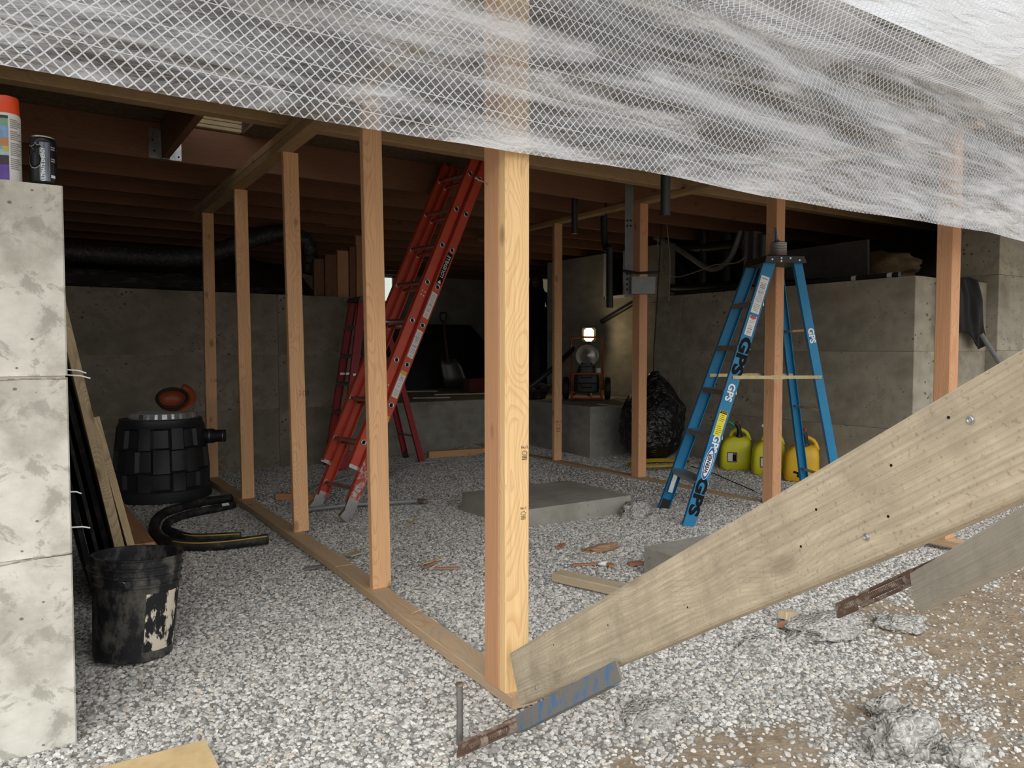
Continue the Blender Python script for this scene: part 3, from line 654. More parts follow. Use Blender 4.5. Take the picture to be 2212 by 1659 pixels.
def make_tarp():
    xs = np.arange(-1.2, 8.4, .022)
    zb, zt = 1.688, 2.275
    vv = np.linspace(0, zt - zb, 62)                 # hanging skirt
    aw = np.concatenate([np.linspace(.012, .5, 26), np.linspace(.56, 2.7, 34)])   # awning reaching out over the yard
    big = waves(31, 6, 22, 48, .10, 1.0); mid = waves(32, 12, 50, 120, .16, 1.0); sm = waves(33, 24, 110, 300, .35, 1.0); edge = waves(34, 8, 2, 9, 1, 0)
    awf, awf2 = waves(35, 8, 2, 7, 1.0, .5), waves(36, 14, 10, 30, .6, 1.0)
    rows = []; sheet = []
    for i, v in enumerate(vv):
        z = zb + v + .006 * edge(xs, 0 * xs) * (1 - v / .6); t = v / (zt - zb)
        sh = v + .07 * xs                            # folds fall towards the right
        a = (.004 + .014 * t) * big(xs, sh) + (.0028 - .001 * t) * mid(xs, sh) + .0009 * sm(xs, sh)
        # the sheet is held where it is stapled to the corner post
        hold = np.exp(-((xs - 1.30) / .05) ** 2)
        y = 1.905 + a * (1 - .5 * hold) - .01 * t - .09 * max(0, t - .82) ** 2 * 30 * .12
        rows.append(np.stack([xs, y, z], -1)); sheet.append(np.stack([xs, np.full_like(xs, v), 0 * xs], -1))
    for q in aw:
        sl = .30 * q - .035 * q * q
        fold = np.exp(-((q - .02) / .05) ** 2)
        z = zt + .004 + sl + .016 * awf(xs, q + 0 * xs) * min(1, q * 3) + .004 * awf2(xs, q + 0 * xs) - .03 * np.exp(-((q - .11 - .02 * (xs - 2)) / .05) ** 2) * 1.0 + .018 * big(xs, q * 3 + .07 * xs) * fold
        y = 1.885 - q + .02 * big(xs, q * 3 + .07 * xs) * fold + 0 * xs
        rows.append(np.stack([xs, y, z], -1)); sheet.append(np.stack([xs, np.full_like(xs, vv[-1] + q), 0 * xs], -1))
    P = np.array(rows); nr, nc = P.shape[:2]
    idx = np.arange(nr * nc).reshape(nr, nc)
    fs = np.stack([idx[:-1, :-1], idx[:-1, 1:], idx[1:, 1:], idx[1:, :-1]], -1).reshape(-1, 4)
    me = bpy.data.meshes.new('plastic_sheeting'); me.from_pydata(P.reshape(-1, 3).tolist(), [], fs.tolist())
    a = me.attributes.new('sheet', 'FLOAT_VECTOR', 'POINT'); a.data.foreach_set('vector', np.array(sheet).reshape(-1).astype(np.float32))
    me.polygons.foreach_set('use_smooth', [True] * len(me.polygons)); me.materials.append(TARP)
    o = bpy.data.objects.new('plastic_sheeting', me); COL.objects.link(o)
    tag(o, 'clear string-reinforced plastic sheeting hanging across the opening', 'tarp')
make_tarp()

# ================================================================== STUD WALLS
def stamp(parent, c, u, nrm, s=.018):
    lettering('No 2', np.asarray(c), u, nrm, s, DARKTXT, parent, name='grade_stamp')
    m = MB(); u = unit(u); nrm = unit(nrm); v = np.cross(nrm, u)
    m.ring(np.asarray(c) - v * s * 1.5 + nrm * .0006, s * .5, s * .05, u * 1.6, v, 16, 4)
    for k in range(3): m.bar(np.asarray(c) - v * s * (2.3 + .4 * k) - u * s * .8 + nrm * .0006, np.asarray(c) - v * s * (2.3 + .4 * k) + u * s * .8 + nrm * .0006, s * .12, .0006, v)
    m.build('grade_stamp', DARKTXT, parent)
BOT = .038
# corner of the left wall: two studs nailed into an L
p = thing('corner_post', 'built-up pale corner post nearest the camera, standing at the end of the weathered plank', 'post', (1.30, 1.97, BOT))
cx, cy = 1.252, 1.936
front = board('stud', (cx + .045, cy + .019, BOT), (cx + .045, cy + .019, 3.2), .089, .038, (1, 0, 0), W_POST, p, .004)
side = board('stud', (cx + .020, cy + .083, BOT), (cx + .020, cy + .083, 2.23), .038, .088, (1, 0, 0), W_RED, p, .004)
nq = PX(1053, 399, cx); m = MB(); m.cyl(nq + V(.01, 0, 0), nq + V(-.05, -.012, .012), .0017, n=6); m.cyl(nq + V(-.05, -.012, .012), nq + V(-.0525, -.0126, .0126), .0045, n=8); m.build('nail', STEEL, p)
stamp(front, (cx + .07, cy, .80), (1, 0, 0), (0, -1, 0), .012); stamp(front, (cx + .066, cy, .61), (1, 0, 0), (0, -1, 0), .011)
SA = [(1.319, 3.125, 1.285, 'fourth', 'knotty wall stud next to the corner post, crossing in front of the red extension ladder'),
      (1.356, 4.368, 1.318, 'third', 'pale wall stud, second from the corner post, beside the red stepladder'),
      (1.354, 5.562, 1.336, 'second', 'pale wall stud, third from the corner post, nearer the black basin'),
      (1.343, 6.659, 1.340, 'first', 'farthest thin wall stud, beside the pipe stub of the black basin')]
for k, (x, y, xt, _, lab) in enumerate(SA):
    x, xt = x + .0445, xt + .0445; y += .019
    s = board('wall_stud', (x, y, BOT), (xt, y, 2.232), .089, .039, (1, 0, 0), W_STUD, None, .003)
    tag(s, lab, 'stud', 'studs of the two open walls')
    if k in (1, 3): stamp(s, (x, y - .0197, .85), (0, 0, 1), (0, -1, 0), .016)
o = board('sole_plate', (1.30, 1.90, .019), (1.352, 3.55, .019), .092, .038, (1, 0, 0), W_PLATE); tag(o, 'dusty front length of sole plate under the corner post', 'sole plate')
o = board('sole_plate', (1.353, 3.56, .019), (1.388, 7.05, .019), .092, .038, (1, 0, 0), W_PLATE); tag(o, 'dusty rear length of sole plate running back to the basin', 'sole plate')
tp = thing('top_plate', 'layered top plate over the thin wall studs beside the basin', 'top plate', (1.35, 4.4, 2.232))
for k in range(2): board('plate_board', (1.285, 1.985, 2.2555 + .049 * k), (1.385, 6.98, 2.2555 + .049 * k), .09, .047, (1, 0, 0), W_TOPPL, tp)
# right wall, square posts
XB = 4.30
SB = [(5.79, .09, .04, W_STUD, 'thin pale stud standing beside the lit heater'),
      (4.627, .089, .089, W_RED, 'square reddish post between the heater and the garbage bag'),
      (3.302, .089, .089, W_RED, 'square reddish post standing behind the blue stepladder'),
      (2.156, .089, .089, W_RED, 'square reddish post nearest the camera, in front of the black jacket')]
for k, (y, wx, wy, mt, lab) in enumerate(SB):
    zt = 2.296
    s = board('wall_post', (XB + wx / 2, y + wy / 2, .052), (XB + wx / 2, y + wy / 2, zt), wx, wy, (1, 0, 0), mt, None, .004)
    tag(s, lab, 'post', 'studs of the two open walls')
    if k == 0: stamp(s, (XB + .045, y, .42), (1, 0, 0), (0, -1, 0), .03)
o = board('sole_plate', (XB + .046, 2.05, .030), (XB + .046, 7.3, .030), .092, .04, (1, 0, 0), W_PLATE); tag(o, 'brown sole plate under the square posts, behind the blue stepladder', 'sole plate')
o = board('top_plate', (XB + .046, 2.05, 2.314), (XB + .046, 7.2, 2.314), .092, .034, (1, 0, 0), W_TOPPL); tag(o, 'single top plate over the square posts', 'top plate')

# ================================================================== RED EXTENSION LADDER
RED = flecked('red_fibreglass', (.60, .085, .045), (.52, .065, .034), .55, 10, .38, soft=.15, bump=.05)
REDWORN = flecked('worn_red_fibreglass', (.47, .065, .04), (.55, .50, .46), .54, 16, .55, soft=.05)
def sticker(c, u, nrm, lu, lv, parent, head=None):
    s = panel(c, u, nrm, lu, lv, PAPER, parent)
    u = unit(u); nrm = unit(nrm); nrm = unit(nrm - u * (nrm @ u)); v = np.cross(nrm, u); m = MB()
    n = max(3, int(lu / .011))
    for k in range(n):
        q = (k + .5) / n - .5; wv = lv * random.uniform(.5, .84)
        if random.random() < .12: continue
        m.bar(np.asarray(c) + u * lu * q * .9 - v * wv / 2 + nrm * .0016, np.asarray(c) + u * lu * q * .9 + v * wv / 2 + nrm * .0016, .0035 if random.random() < .8 else .007, .0004, u)
    m.build('printed_lines', GREYPRINT, s)
    if head: panel(np.asarray(c) + u * lu * .5 * .94, u, nrm, lu * .14, lv * .96, head, s, 'sticker_header', eps=.0018)
    return s
def extension_ladder():
    P0 = V(1.80, 4.70, 0); th, az = math.radians(26), math.radians(10)
    d = V(math.sin(th) * math.cos(az), math.sin(th) * math.sin(az), math.cos(th)); wv = V(-math.sin(az), math.cos(az), 0)
    nr = np.cross(wv, d); nr = nr * (1 if nr[0] < 0 else -1)     # climbing side
    t = thing('extension_ladder', 'red fibreglass extension ladder leaning up into the joists', 'ladder', P0)
    for sec, (off, s0, s1, wid, in_) in enumerate(((0.0, .10, 2.83, .41, 0), (.078, .33, 2.79, .36, .025))):
        for sd in (0, 1):
            q = P0 + nr * off + wv * (in_ + sd * wid); sgn = 1 if sd == 0 else -1
            m = MB(); m.bar(q + d * s0, q + d * s1, .076, .006, nr)
            for e in (-1, 1): m.bar(q + d * s0 + nr * e * .035 + wv * sgn * .014, q + d * s1 + nr * e * .035 + wv * sgn * .014, .006, .034, nr)
            rail = m.build('rail', RED, t)
            if sec == 0:
                m = MB(); m.bar(q + d * .10 - wv * sgn * .0016, q + d * .47 - wv * sgn * .0016, .077, .009, nr); m.build('worn_rail_end', REDWORN, rail)
                m = MB(); m.bar(q - d * .0 + d * .01, q + d * .135, .082, .013, nr); m.bar(q + d * .005 - nr * .02, q + d * .03 + nr * .05, .03, .06, wv); m.build('shoe', ALU, t)
            else:
                m = MB(); m.bar(q + d * (s0 - .012), q + d * (s0 + .012), .078, .012, nr); m.build('rail_cap', ALU, rail)
            m = MB()
            for s in ((.9, .93, 1.62, 1.65) if sec else (.62, .65)):
                for e in (-.012, .012): m.cyl(q + d * s + nr * e - wv * sgn * .003, q + d * s + nr * e - wv * sgn * .007, .005, n=8)
            m.build('rivet', ALU, rail)
        for k in range(9 if sec == 0 else 9):
            s = .2 + .3048 * k + (.3048 if sec else 0)
            if s > s1: continue
            a = P0 + nr * off + wv * in_ + d * s; b = a + wv * wid
            ru = MB(); ru.cyl(a - wv * .004, b + wv * .004, .0165, n=14); rg = ru.build('rung', ALU, t, smooth=False); autosmooth(rg)
            ho = MB(); ho.cyl(a - wv * .0045, a - wv * .0055, .0125, n=12); ho.cyl(b + wv * .0045, b + wv * .0055, .0125, n=12); ho.build('rung_hollow', DARKTXT, rg)
            rm = MB()
            for e, ss in ((a, -1), (b, 1)): rm.ring(e + wv * ss * .0048, .0175, .0046, d, nr, 16, 6); rm.ring(e - wv * ss * .004, .0185, .004, d, nr, 16, 6)
            rm.build('rung_collar', ALU, rg, smooth=True)
    # labels on the near base rail
    nn = -wv; P = lambda s: P0 + d * s - wv * .003
    YEL = plain('orange_header', (.75, .42, .05), .5)
    sticker(P(.2 + .3048 * 4.52), d, nn, .2, .05, t)
    sticker(P(.2 + .3048 * 3.52), d, nn, .21, .05, t)
    sticker(P(.2 + .3048 * 2.5), d, nn, .19, .052, t, YEL)
    sticker(P(.2 + .3048 * 1.45), d, nn, .17, .052, t, YEL)
    sticker(P(.2 + .3048 * .5), d, nn, .16, .05, t)
    b = panel(P(.2 + .3048 * 5.5), d, nn, .25, .046, DARKTXT, t, 'name_plate')
    lettering('LOUISVILLE', P(.2 + .3048 * 5.55), d, nn, .042, WHITETXT, b, .0004, .84, eps=.0022)
    q = P(.2 + .3048 * 5.5 - .105) + nn * .0022; vv = np.cross(nn, d); m = MB(); m.add([q - d * .016, q + vv * .016 - d * .014, q + d * .012, q - vv * .016 - d * .014, q - d * .003], [(0, 3, 4), (0, 4, 1), (3, 2, 4), (4, 2, 1)]); m.build('arrow_mark', WHITETXT, b)
    # fly section: silver latch and the hauling rope behind
    m = MB(); m.box(P0 + nr * .078 + wv * .37 + d * 1.35 - wv * .0, (.02, .02, .10)); m.bar(P0 + nr * .10 + wv * .355 + d * 1.3, P0 + nr * .10 + wv * .355 + d * 1.42, .05, .006, nr); m.cyl(P0 + nr * .1 + wv * .35 + d * 1.28, P0 + nr * .1 + wv * .32 + d * 1.28, .014, n=10); m.build('rung_latch', STEEL, t)
    m = MB(); m.tube([P0 - nr * .055 + wv * .1 + d * s + nr * .012 * math.sin(s * 2) for s in np.linspace(.9, 2.9, 20)], .006, 6); m.build('hauling_rope', BLKRUB, t, smooth=True)
extension_ladder()

# ================================================================== STEPLADDERS
def stepladder(name, label, O, a, b, H, spread, wb, wt, aTop, nstep, mats, detail=True):
    """O near front foot; a towards the rear feet, b across the treads, front rails carry treads"""
    t = thing(name, label, 'ladder', O); fib, capm, stepm, brm = mats
    O = np.asarray(O, float); z = V(0, 0, 1); db = (wb - wt) / 2
    P = lambda aa, bb, zz: O + a * aa + b * bb + z * zz
    rails = {}
    capH = .05
    for key, (a0, a1, b0, b1) in dict(fn=(0, aTop - .085, 0, db), ff=(0, aTop - .085, wb, wb - db), rn=(spread, aTop + .085, .02, db + .0), rf=(spread, aTop + .085, wb - .02, wb - db)).items():
        p0, p1 = P(a0, b0, .0), P(a1, b1, H - capH * .3); rails[key] = (p0, p1); d = unit(p1 - p0); sg = 1 if key[1] == 'n' else -1
        wdt = .076 if key[0] == 'f' else .055
        side = unit(a - d * (a @ d))
        m = MB(); m.bar(p0, p1, wdt, .004, side)
        for e in (-1, 1): m.bar(p0 + side * e * (wdt / 2 - .002) + b * sg * .0145, p1 + side * e * (wdt / 2 - .002) + b * sg * .0145, .004, .028, side)
        rails[key + 'o'] = m.build('front_rail' if key[0] == 'f' else 'rear_rail', fib, t)
        m = MB(); m.bar(p0 - d * .006 + b * sg * .013, p0 + d * .07 + b * sg * .013, wdt - .008, .024, side); m.build('rubber_foot', BLKRUB, t)
    def at(key, zz):
        p0, p1 = rails[key]; return p0 + (p1 - p0) * zz / (p1[2] - p0[2])
    for k in range(1, nstep + 1):
        zz = H * k / (nstep + 1) * .99
        p, q = at('fn', zz), at('ff', zz)
        m = MB(); m.bar(p + b * .004, q - b * .004, .085, .006, a)
        m.bar(p + b * .004 - a * .04 - z * .014, q - b * .004 - a * .04 - z * .014, .005, .03, a); m.bar(p + b * .004 + a * .04 - z * .012, q - b * .004 + a * .04 - z * .012, .005, .025, a)
        for r_ in range(5): m.bar(p + b * .006 + a * (-.032 + .016 * r_) + z * .004, q - b * .006 + a * (-.032 + .016 * r_) + z * .004, .006, .002, a)
        m.build('step', stepm, t)
    p, q = at('fn', .07), at('ff', .07)
    m = MB(); m.bar(at('fn', H / (nstep + 1) * .97) + b * .01, at('fn', .12) + b * .10, .012, .004, a); m.bar(at('ff', H / (nstep + 1) * .97) - b * .01, at('ff', .12) - b * .03, .03, .004, a); m.build('knee_brace', stepm, t)
    for zz in (.42 * H, .72 * H, .16 * H):
        m = MB(); m.bar(at('rn', zz) + b * .002, at('rf', zz) - b * .002, .022, .014, a); m.build('rear_bar', stepm, t)
    # top cap
    c = P(aTop, wb / 2, H)
    m = MB(); h = capH
    lev = [(-h, .275, wt + .055), (-.008, .25, wt + .04), (0, .23, wt + .02)]
    vs = []
    for zz, la, lb in lev:
        vs += [c + z * zz + a * sa * la / 2 + b * sb * lb / 2 for sa, sb in ((-1, -1), (1, -1), (1, 1), (-1, 1))]
    m.add(vs, [(0, 3, 2, 1), (8, 9, 10, 11)] + [(i * 4 + k, i * 4 + (k + 1) % 4, (i + 1) * 4 + (k + 1) % 4, (i + 1) * 4 + k) for i in (0, 1) for k in range(4)])
    cap = m.build('top_cap', capm, t)
    m = MB()
    for aa, zz in ((-.09, -.03), (-.03, -.022), (.03, -.022), (.09, -.034), (-.03, -.04)): m.cyl(c + a * aa - b * (wt / 2 + .022) + z * zz, c + a * aa - b * (wt / 2 + .028) + z * zz, .006, n=8)
    m.build('rivet', ALU, cap)
    # folding spreaders
    zs = .545 * H
    for kf, kr, sg in (('fn', 'rn', -1), ('ff', 'rf', -1)):
        p, q = at(kf, zs) + b * sg * .008, at(kr, zs) + b * sg * .008; mid = (p + q) / 2
        m = MB(); m.bar(p - a * .015, mid + a * .02, .021, .003, z); m.bar(mid - a * .02, q + a * .015, .021, .003, z); sp = m.build('spreader', brm, t)
        m = MB(); m.bar(p, mid + a * .02, .007, .005, z); m.bar(mid - a * .02, q, .007, .005, z); m.bar(mid - a * .045, mid + a * .045, .026, .006, z)
        for qq in (p, q, mid - a * .02, mid + a * .02): m.cyl(qq - b * .005, qq + b * .005, .007, n=8)
        m.build('spreader_rib', brm, sp)
    return t, rails, at, c
BLUE = flecked('blue_fibreglass', (.018, .215, .42), (.014, .17, .35), .55, 9, .42, soft=.2, bump=.05)
CAPB = plain('black_cap', (.018, .018, .02), .45)
a_ = unit(V(.912, -.494, 0)); b_ = V(-a_[1], a_[0], 0)
OB = V(3.513, 3.323, -.005)
bl, rl, at, capc = stepladder('stepladder', 'blue fibreglass stepladder with stencilled letters, wire spool on top', OB, a_, b_, 1.715, 1.037, .57, .30, .655, 5, (BLUE, CAPB, ALU, BRASSY))
d_ = unit(rl['fn'][1] - rl['fn'][0]); nn = -b_; sa = unit(a_ - d_ * (a_ @ d_))
def onrail(z, off=0, key='fn'): return at(key, z) + sa * off + nn * .0025
YELLOW = plain('yellow_label', (.85, .72, .03), .5); WBLUE = plain('label_blue', (.02, .09, .38), .5); REDP = plain('red_print', (.6, .06, .05), .5)
Lp = bl
# (z on rail) top sticker, danger sticker, black stencil, white stencils, caution sticker, oval maker's label, lower black stencil
sticker(onrail(1.46), d_, nn, .25, .055, Lp)
s = sticker(onrail(1.262), d_, nn, .13, .05, Lp); panel(onrail(1.315), sa, nn, .046, .02, REDP, s, 'danger_oval', eps=.0022, ell=True)
lettering('GPS', onrail(1.07), -d_, nn, .095, DARKTXT, Lp, .0045, 1.55)
lettering('GPS', onrail(.84), -d_, nn, .062, WHITETXT, Lp, .002, 1.1)
s = panel(onrail(.645), d_, nn, .165, .05, YELLOW, Lp)
panel(onrail(.645) + d_ * .072, d_, nn, .018, .046, DARKTXT, s, 'sticker_header', eps=.0018); lettering('CAUTION', onrail(.645) + d_ * .072, sa, nn, .013, YELLOW, s, 0, .8, eps=.003)
m = MB()
for k in range(11):
    if k in (4, 5): continue
    m.bar(onrail(.645) + d_ * (.052 - .012 * k) - sa * .019 + nn * .0016, onrail(.645) + d_ * (.052 - .012 * k) + sa * random.uniform(.008, .02) + nn * .0016, .003, .0004, d_)
m.build('printed_lines', DARKTXT, s)
lettering('GPS', onrail(.52, .004), -d_, nn, .062, WHITETXT, Lp, .002, 1.1)
s = panel(onrail(.395), d_, nn, .215, .058, WHITETXT, Lp, 'maker_label', ell=True); s2 = panel(onrail(.395), d_, nn, .208, .052, WBLUE, s, 'label_field', eps=.0016, ell=True)
s3 = panel(onrail(.395), d_, nn, .17, .04, WHITETXT, s, 'label_field', eps=.0024, ell=True)
lettering('WERNER', onrail(.395), d_, nn, .034, DARKTXT, s, .001, .92, eps=.0042)
lettering('GPS', onrail(.19), -d_, nn, .09, DARKTXT, Lp, .0045, 1.6)
dr = unit(rl['rn'][1] - rl['rn'][0])
lettering('GPS', at('rn', 1.20) + nn * .003, -dr, nn, .052, WHITETXT, bl, .002, 1.1)
# spool of wire and a blue-handled tool standing on the cap
spz = capc[2]
SILV = flecked('silver_strapping', (.62, .63, .64), (.45, .46, .47), .5, 30, .35, .85, stretch=(1, 1, 12), soft=.1)
sp = thing('wire_spool', 'silver spool of strapping on top of the blue stepladder', 'spool', capc + V(0, 0, .0))
q = capc + a_ * .0 - b_ * .06
m = MB()
for k in range(9): m.loft([(q[2] + .0102 * k, .052, .052, q[0], q[1], 2), (q[2] + .0102 * k + .0051, .0545, .0545, q[0], q[1], 2), (q[2] + .0102 * (k + 1), .052, .052, q[0], q[1], 2)], 24, k == 0, k == 8)
autosmooth(m.build('wound_strap', SILV, sp))
m = MB(); m.cyl(q + V(0, 0, .092), q + V(0, 0, .097), .04, n=20); m.build('spool_core', BLK, sp)
tl = thing('screwdriver', 'blue-handled tool standing in the wire spool', 'tool', q + V(-.01, 0, .09))
m = MB(); m.cyl(q + V(-.012, 0, .097), q + V(-.022, .0, .105), .018, .012, 10); m.cyl(q + V(-.02, 0, .104), q + V(-.03, .0, .18), .008, .007, 10); m.build('handle', plain('tool_blue', (.02, .10, .33), .4), tl)
m = MB(); m.cyl(q + V(-.0305, 0, .18), q + V(-.0315, 0, .187), .005, n=8); m.build('handle_tip', BLK, tl)
# small red clip under the spool
o = MB().bar(q - b_ * .062 - a_ * .03 + V(0, 0, .004), q - b_ * .062 + a_ * .03 + V(0, 0, .004), .006, .008, V(0, 0, 1)).build('red_clip', REDP); tag(o, 'thin red clip lying at the foot of the wire spool', 'clip')

# red stepladder in the shade behind: step side to the left
O2 = V(2.55, 6.72, -.01); a2 = V(1, 0, 0); b2 = V(0, 1, 0)
REDDK = flecked('dark_red_fibreglass', (.40, .03, .035), (.33, .025, .03), .55, 9, .45, soft=.2, bump=.05)
GREYCAP = plain('grey_cap', (.10, .10, .105), .5)
rs, rr_, at2, cap2 = stepladder('stepladder', 'dark red stepladder standing open behind the red extension ladder', O2, a2, b2, 1.62, .83, .43, .26, .33, 5, (REDDK, GREYCAP, plain('dull_alu', (.35, .35, .34), .5, .8), STEEL))

# ================================================================== SLOPING FORM PLANKS AND SCREW JACKS
dp = unit(ray(417, 1817)); nrmP = unit(V(dp[1], -dp[0], 0)); wP = np.cross(nrmP, dp); wP = wP * np.sign(wP[2])
B0 = G(1130, 1522, .06)
def plank(name, label, base, length, width, th, mat, screws):
    t = thing(name, label, 'plank', base)
    nseg = 24; m = MB(); vs = []; fs = []
    pw = waves(41, 6, 2, 9)
    for i in range(nseg + 1):
        s = length * i / nseg; bow = .001 * float(pw(s, 0)); e0 = .0012 * float(pw(s * 2, 3)); e1 = .0005 * float(pw(s * 2.3, 8))
        for (wq, tq) in ((e0 + .004, -th / 2), (e0, -th / 2 + .004), (e0, th / 2 - .004), (e0 + .004, th / 2), (width - .003 + e1, th / 2), (width + e1, th / 2 - .003), (width + e1, -th / 2 + .003), (width - .003 + e1, -th / 2)):
            vs.append(V(wq, tq + bow, s))
    for i in range(nseg): fs += [(i * 8 + k, i * 8 + (k + 1) % 8, (i + 1) * 8 + (k + 1) % 8, (i + 1) * 8 + k) for k in range(8)]
    fs += [tuple(range(8))[::-1], tuple(range(nseg * 8, nseg * 8 + 8))]
    m.add(vs, fs); M = axes(base, wP, np.cross(-dp, wP), -dp); o = m.build('plank_board', mat, t, M=M); fix_normals(o)
    for (s, q) in screws:
        c = np.asarray(base) - dp * (s + .025) + wP * q - nrmP * (th / 2 - .001)
        k = MB(); k.cyl(c, c - nrmP * .002, .0062, .0056, 14); k.ring(c - nrmP * .002, .0036, .0013, dp, wP, 14, 6); k.build('screw_head', STEEL, t, smooth=False)
    return t, o
t1, plo = plank('form_plank', 'long weathered plank sloping up from the corner post past the camera', B0 + nrmP * .02 + dp * .025, 2.15, .152, .04, W_PLANK, [(1.655, .108), (1.43, .032), (.12, .028)])
# dark drilled holes in the face
m = MB()
for s, q in ((1.63, .124), (1.52, .105), (1.36, .10), (1.30, .06), (.95, .05), (.62, .09), (.30, .11), (1.48, .045)):
    c = B0 - dp * s + wP * q + nrmP * .001; m.cyl(c, c - nrmP * .0016, .002, n=8)
m.build('nail_hole', DARKTXT, t1)
def jack(name, label, p0, p1, along, strip_end, wv, nrm, mat, cat='form jack'):
    t = thing(name, label, cat, p0); p0 = np.asarray(p0); p1 = np.asarray(p1); d = unit(p1 - p0)
    m = MB(); m.bar(p1, strip_end, .044, .006, wv); m.bar(p1 - wv * .019 + nrm * .014, p1 + (strip_end - p1) * .9 - wv * .019 + nrm * .014, .006, .03, wv); m.build('steel_angle', mat, t)
    L = np.linalg.norm(p1 - p0); m = MB()
    for k in range(int(L / .006)):                        # coil threaded rod
        c = p0 + d * (k * .006); m.cyl(c, c + d * .003, .0095, .011, 10); m.cyl(c + d * .003, c + d * .006, .011, .0095, 10)
    m.build('threaded_rod', RUST, t)
    s = unit(np.cross(d, nrm)); m = MB()
    for e in (-1, 1): m.cyl(p0 + d * L * .25 + s * e * .02, p1 + s * e * .02, .0055, n=8)
    m.build('yoke_rod', RUST, t)
    m = MB(); m.cyl(p1 - d * .03, p1 + d * .008, .02, n=14); m.cyl(p0 + d * L * .22, p0 + d * L * .36, .017, n=12); m.build('collar_nut', RUST, t)
    m = MB(); m.bar(p0 - d * .03, p0 + d * .05, .05, .006, s); m.build('foot_plate', RUST, t)
    return t
jack('screw_jack', 'blue painted steel form jack under the low end of the long plank', PD(1010, 1612, 2.02), PD(1112, 1566, 2.11), None, B0 - dp * .64 - wP * .012 - nrmP * .012, wP, nrmP, BLUERUST)
# lower plank and its jack, farther right
q0, q1 = PD(1985, 1278, 2.2), PD(2330, 1098, 1.45)
dd = unit(q1 - q0); w2 = unit(V(0, 0, 1) - dd * dd[2])
o = board('form_plank', q0, q0 + dd * 1.5, .105, .035, w2, W_GREY, None, .003); tag(o, 'short grey plank low beside the rusty form jack, under the long plank', 'plank')
nj = unit(np.cross(dd, w2)); nj = nj * (-1 if nj @ FW > 0 else 1) * .04
jack('screw_jack', 'rusty steel form jack between the long plank and the short grey plank', PD(1795, 1312, 2.45) + nj, PD(1945, 1243, 2.28) + nj, None, PD(2175, 1138, 1.85) + nj, w2, unit(np.cross(dd, w2)), RUST)
# steel stake
g = G(993, 1606, 0.0)
o = MB().tube([g + V(0, 0, -.06), g + V(.001, 0, .08), g + V(.002, .003, .165)], .0095, 10).build('steel_stake', plain('grey_steel', (.22, .21, .2), .6, .6, var=.3)); autosmooth(o); tag(o, 'grey steel stake driven into gravel beside the corner post', 'stake')
st = o
m = MB(); m.cyl(g + V(.002, .003, .165), g + V(.002, .003, .171), .012, .011, 12); m.build('stake_head', RUST, st)

# ================================================================== CONCRETE PADS, SCRAPS
def rock(name, label, c, s, mat, seed=0, cat='rubble', amp=.35, sub=3, flat=.6):
    bm = bmesh.new(); bmesh.ops.create_icosphere(bm, subdivisions=sub, radius=1.0)
    for v in bm.verts:
        n = noise.fractal(v.co * 1.3 + Vector((seed * 3.7, seed, 0)), .8, 2.0, 6) + (.25 * noise.noise(v.co * 6 + Vector((seed, 0, 0))) if sub >= 4 else 0); v.co *= 1 + amp * n; v.co.z *= flat
    me = bpy.data.meshes.new(name); bm.to_mesh(me); bm.free(); me.materials.append(mat)
    me.polygons.foreach_set('use_smooth', [sub >= 4] * len(me.polygons))
    o = bpy.data.objects.new(name, me); COL.objects.link(o)
    o.matrix_basis = Matrix.Translation(Vector(c)) @ Matrix.Diagonal((s[0], s[1], s[2], 1)); tag(o, label, cat); return o
m = MB(); m.box((3.06, 4.22, .035), (.93, .72, .15), None, .008); o = m.build('concrete_pad', CONC_P); tag(o, 'low grey concrete footing pad between the ladders', 'footing')
m = MB(); m.box((2.86, 2.525, .055), (.58, .41, .16), None, .01); o = m.build('concrete_pad', CONC_P); tag(o, 'grey concrete footing pad half hidden by the long plank', 'footing')
def clod_mat():
    m, nt, b = newmat('cemented_gravel'); L = nt.links.new
    ge = N(nt, 'ShaderNodeNewGeometry'); vo = N(nt, 'ShaderNodeTexVoronoi'); vo.inputs['Scale'].default_value = 85; L(ge.outputs['Position'], vo.inputs['Vector'])
    sp = N(nt, 'ShaderNodeSeparateColor'); L(vo.outputs['Color'], sp.inputs[0])
    r = ramp(nt, [(0, (.33, .32, .295)), (.5, (.46, .45, .42)), (1, (.63, .62, .59))]); L(sp.outputs[0], r.inputs['Fac'])
    L(r.outputs['Color'], b.inputs['Base Color']); b.inputs['Roughness'].default_value = .95; b.inputs['Specular IOR Level'].default_value = .1
    iv = N(nt, 'ShaderNodeMath', operation='MULTIPLY'); L(vo.outputs['Distance'], iv.inputs[0]); iv.inputs[1].default_value = -1
    bp = N(nt, 'ShaderNodeBump'); bp.inputs['Strength'].default_value = 1; bp.inputs['Distance'].default_value = .012; L(iv.outputs[0], bp.inputs['Height']); L(bp.outputs['Normal'], b.inputs['Normal'])
    return m
CLOD = clod_mat()
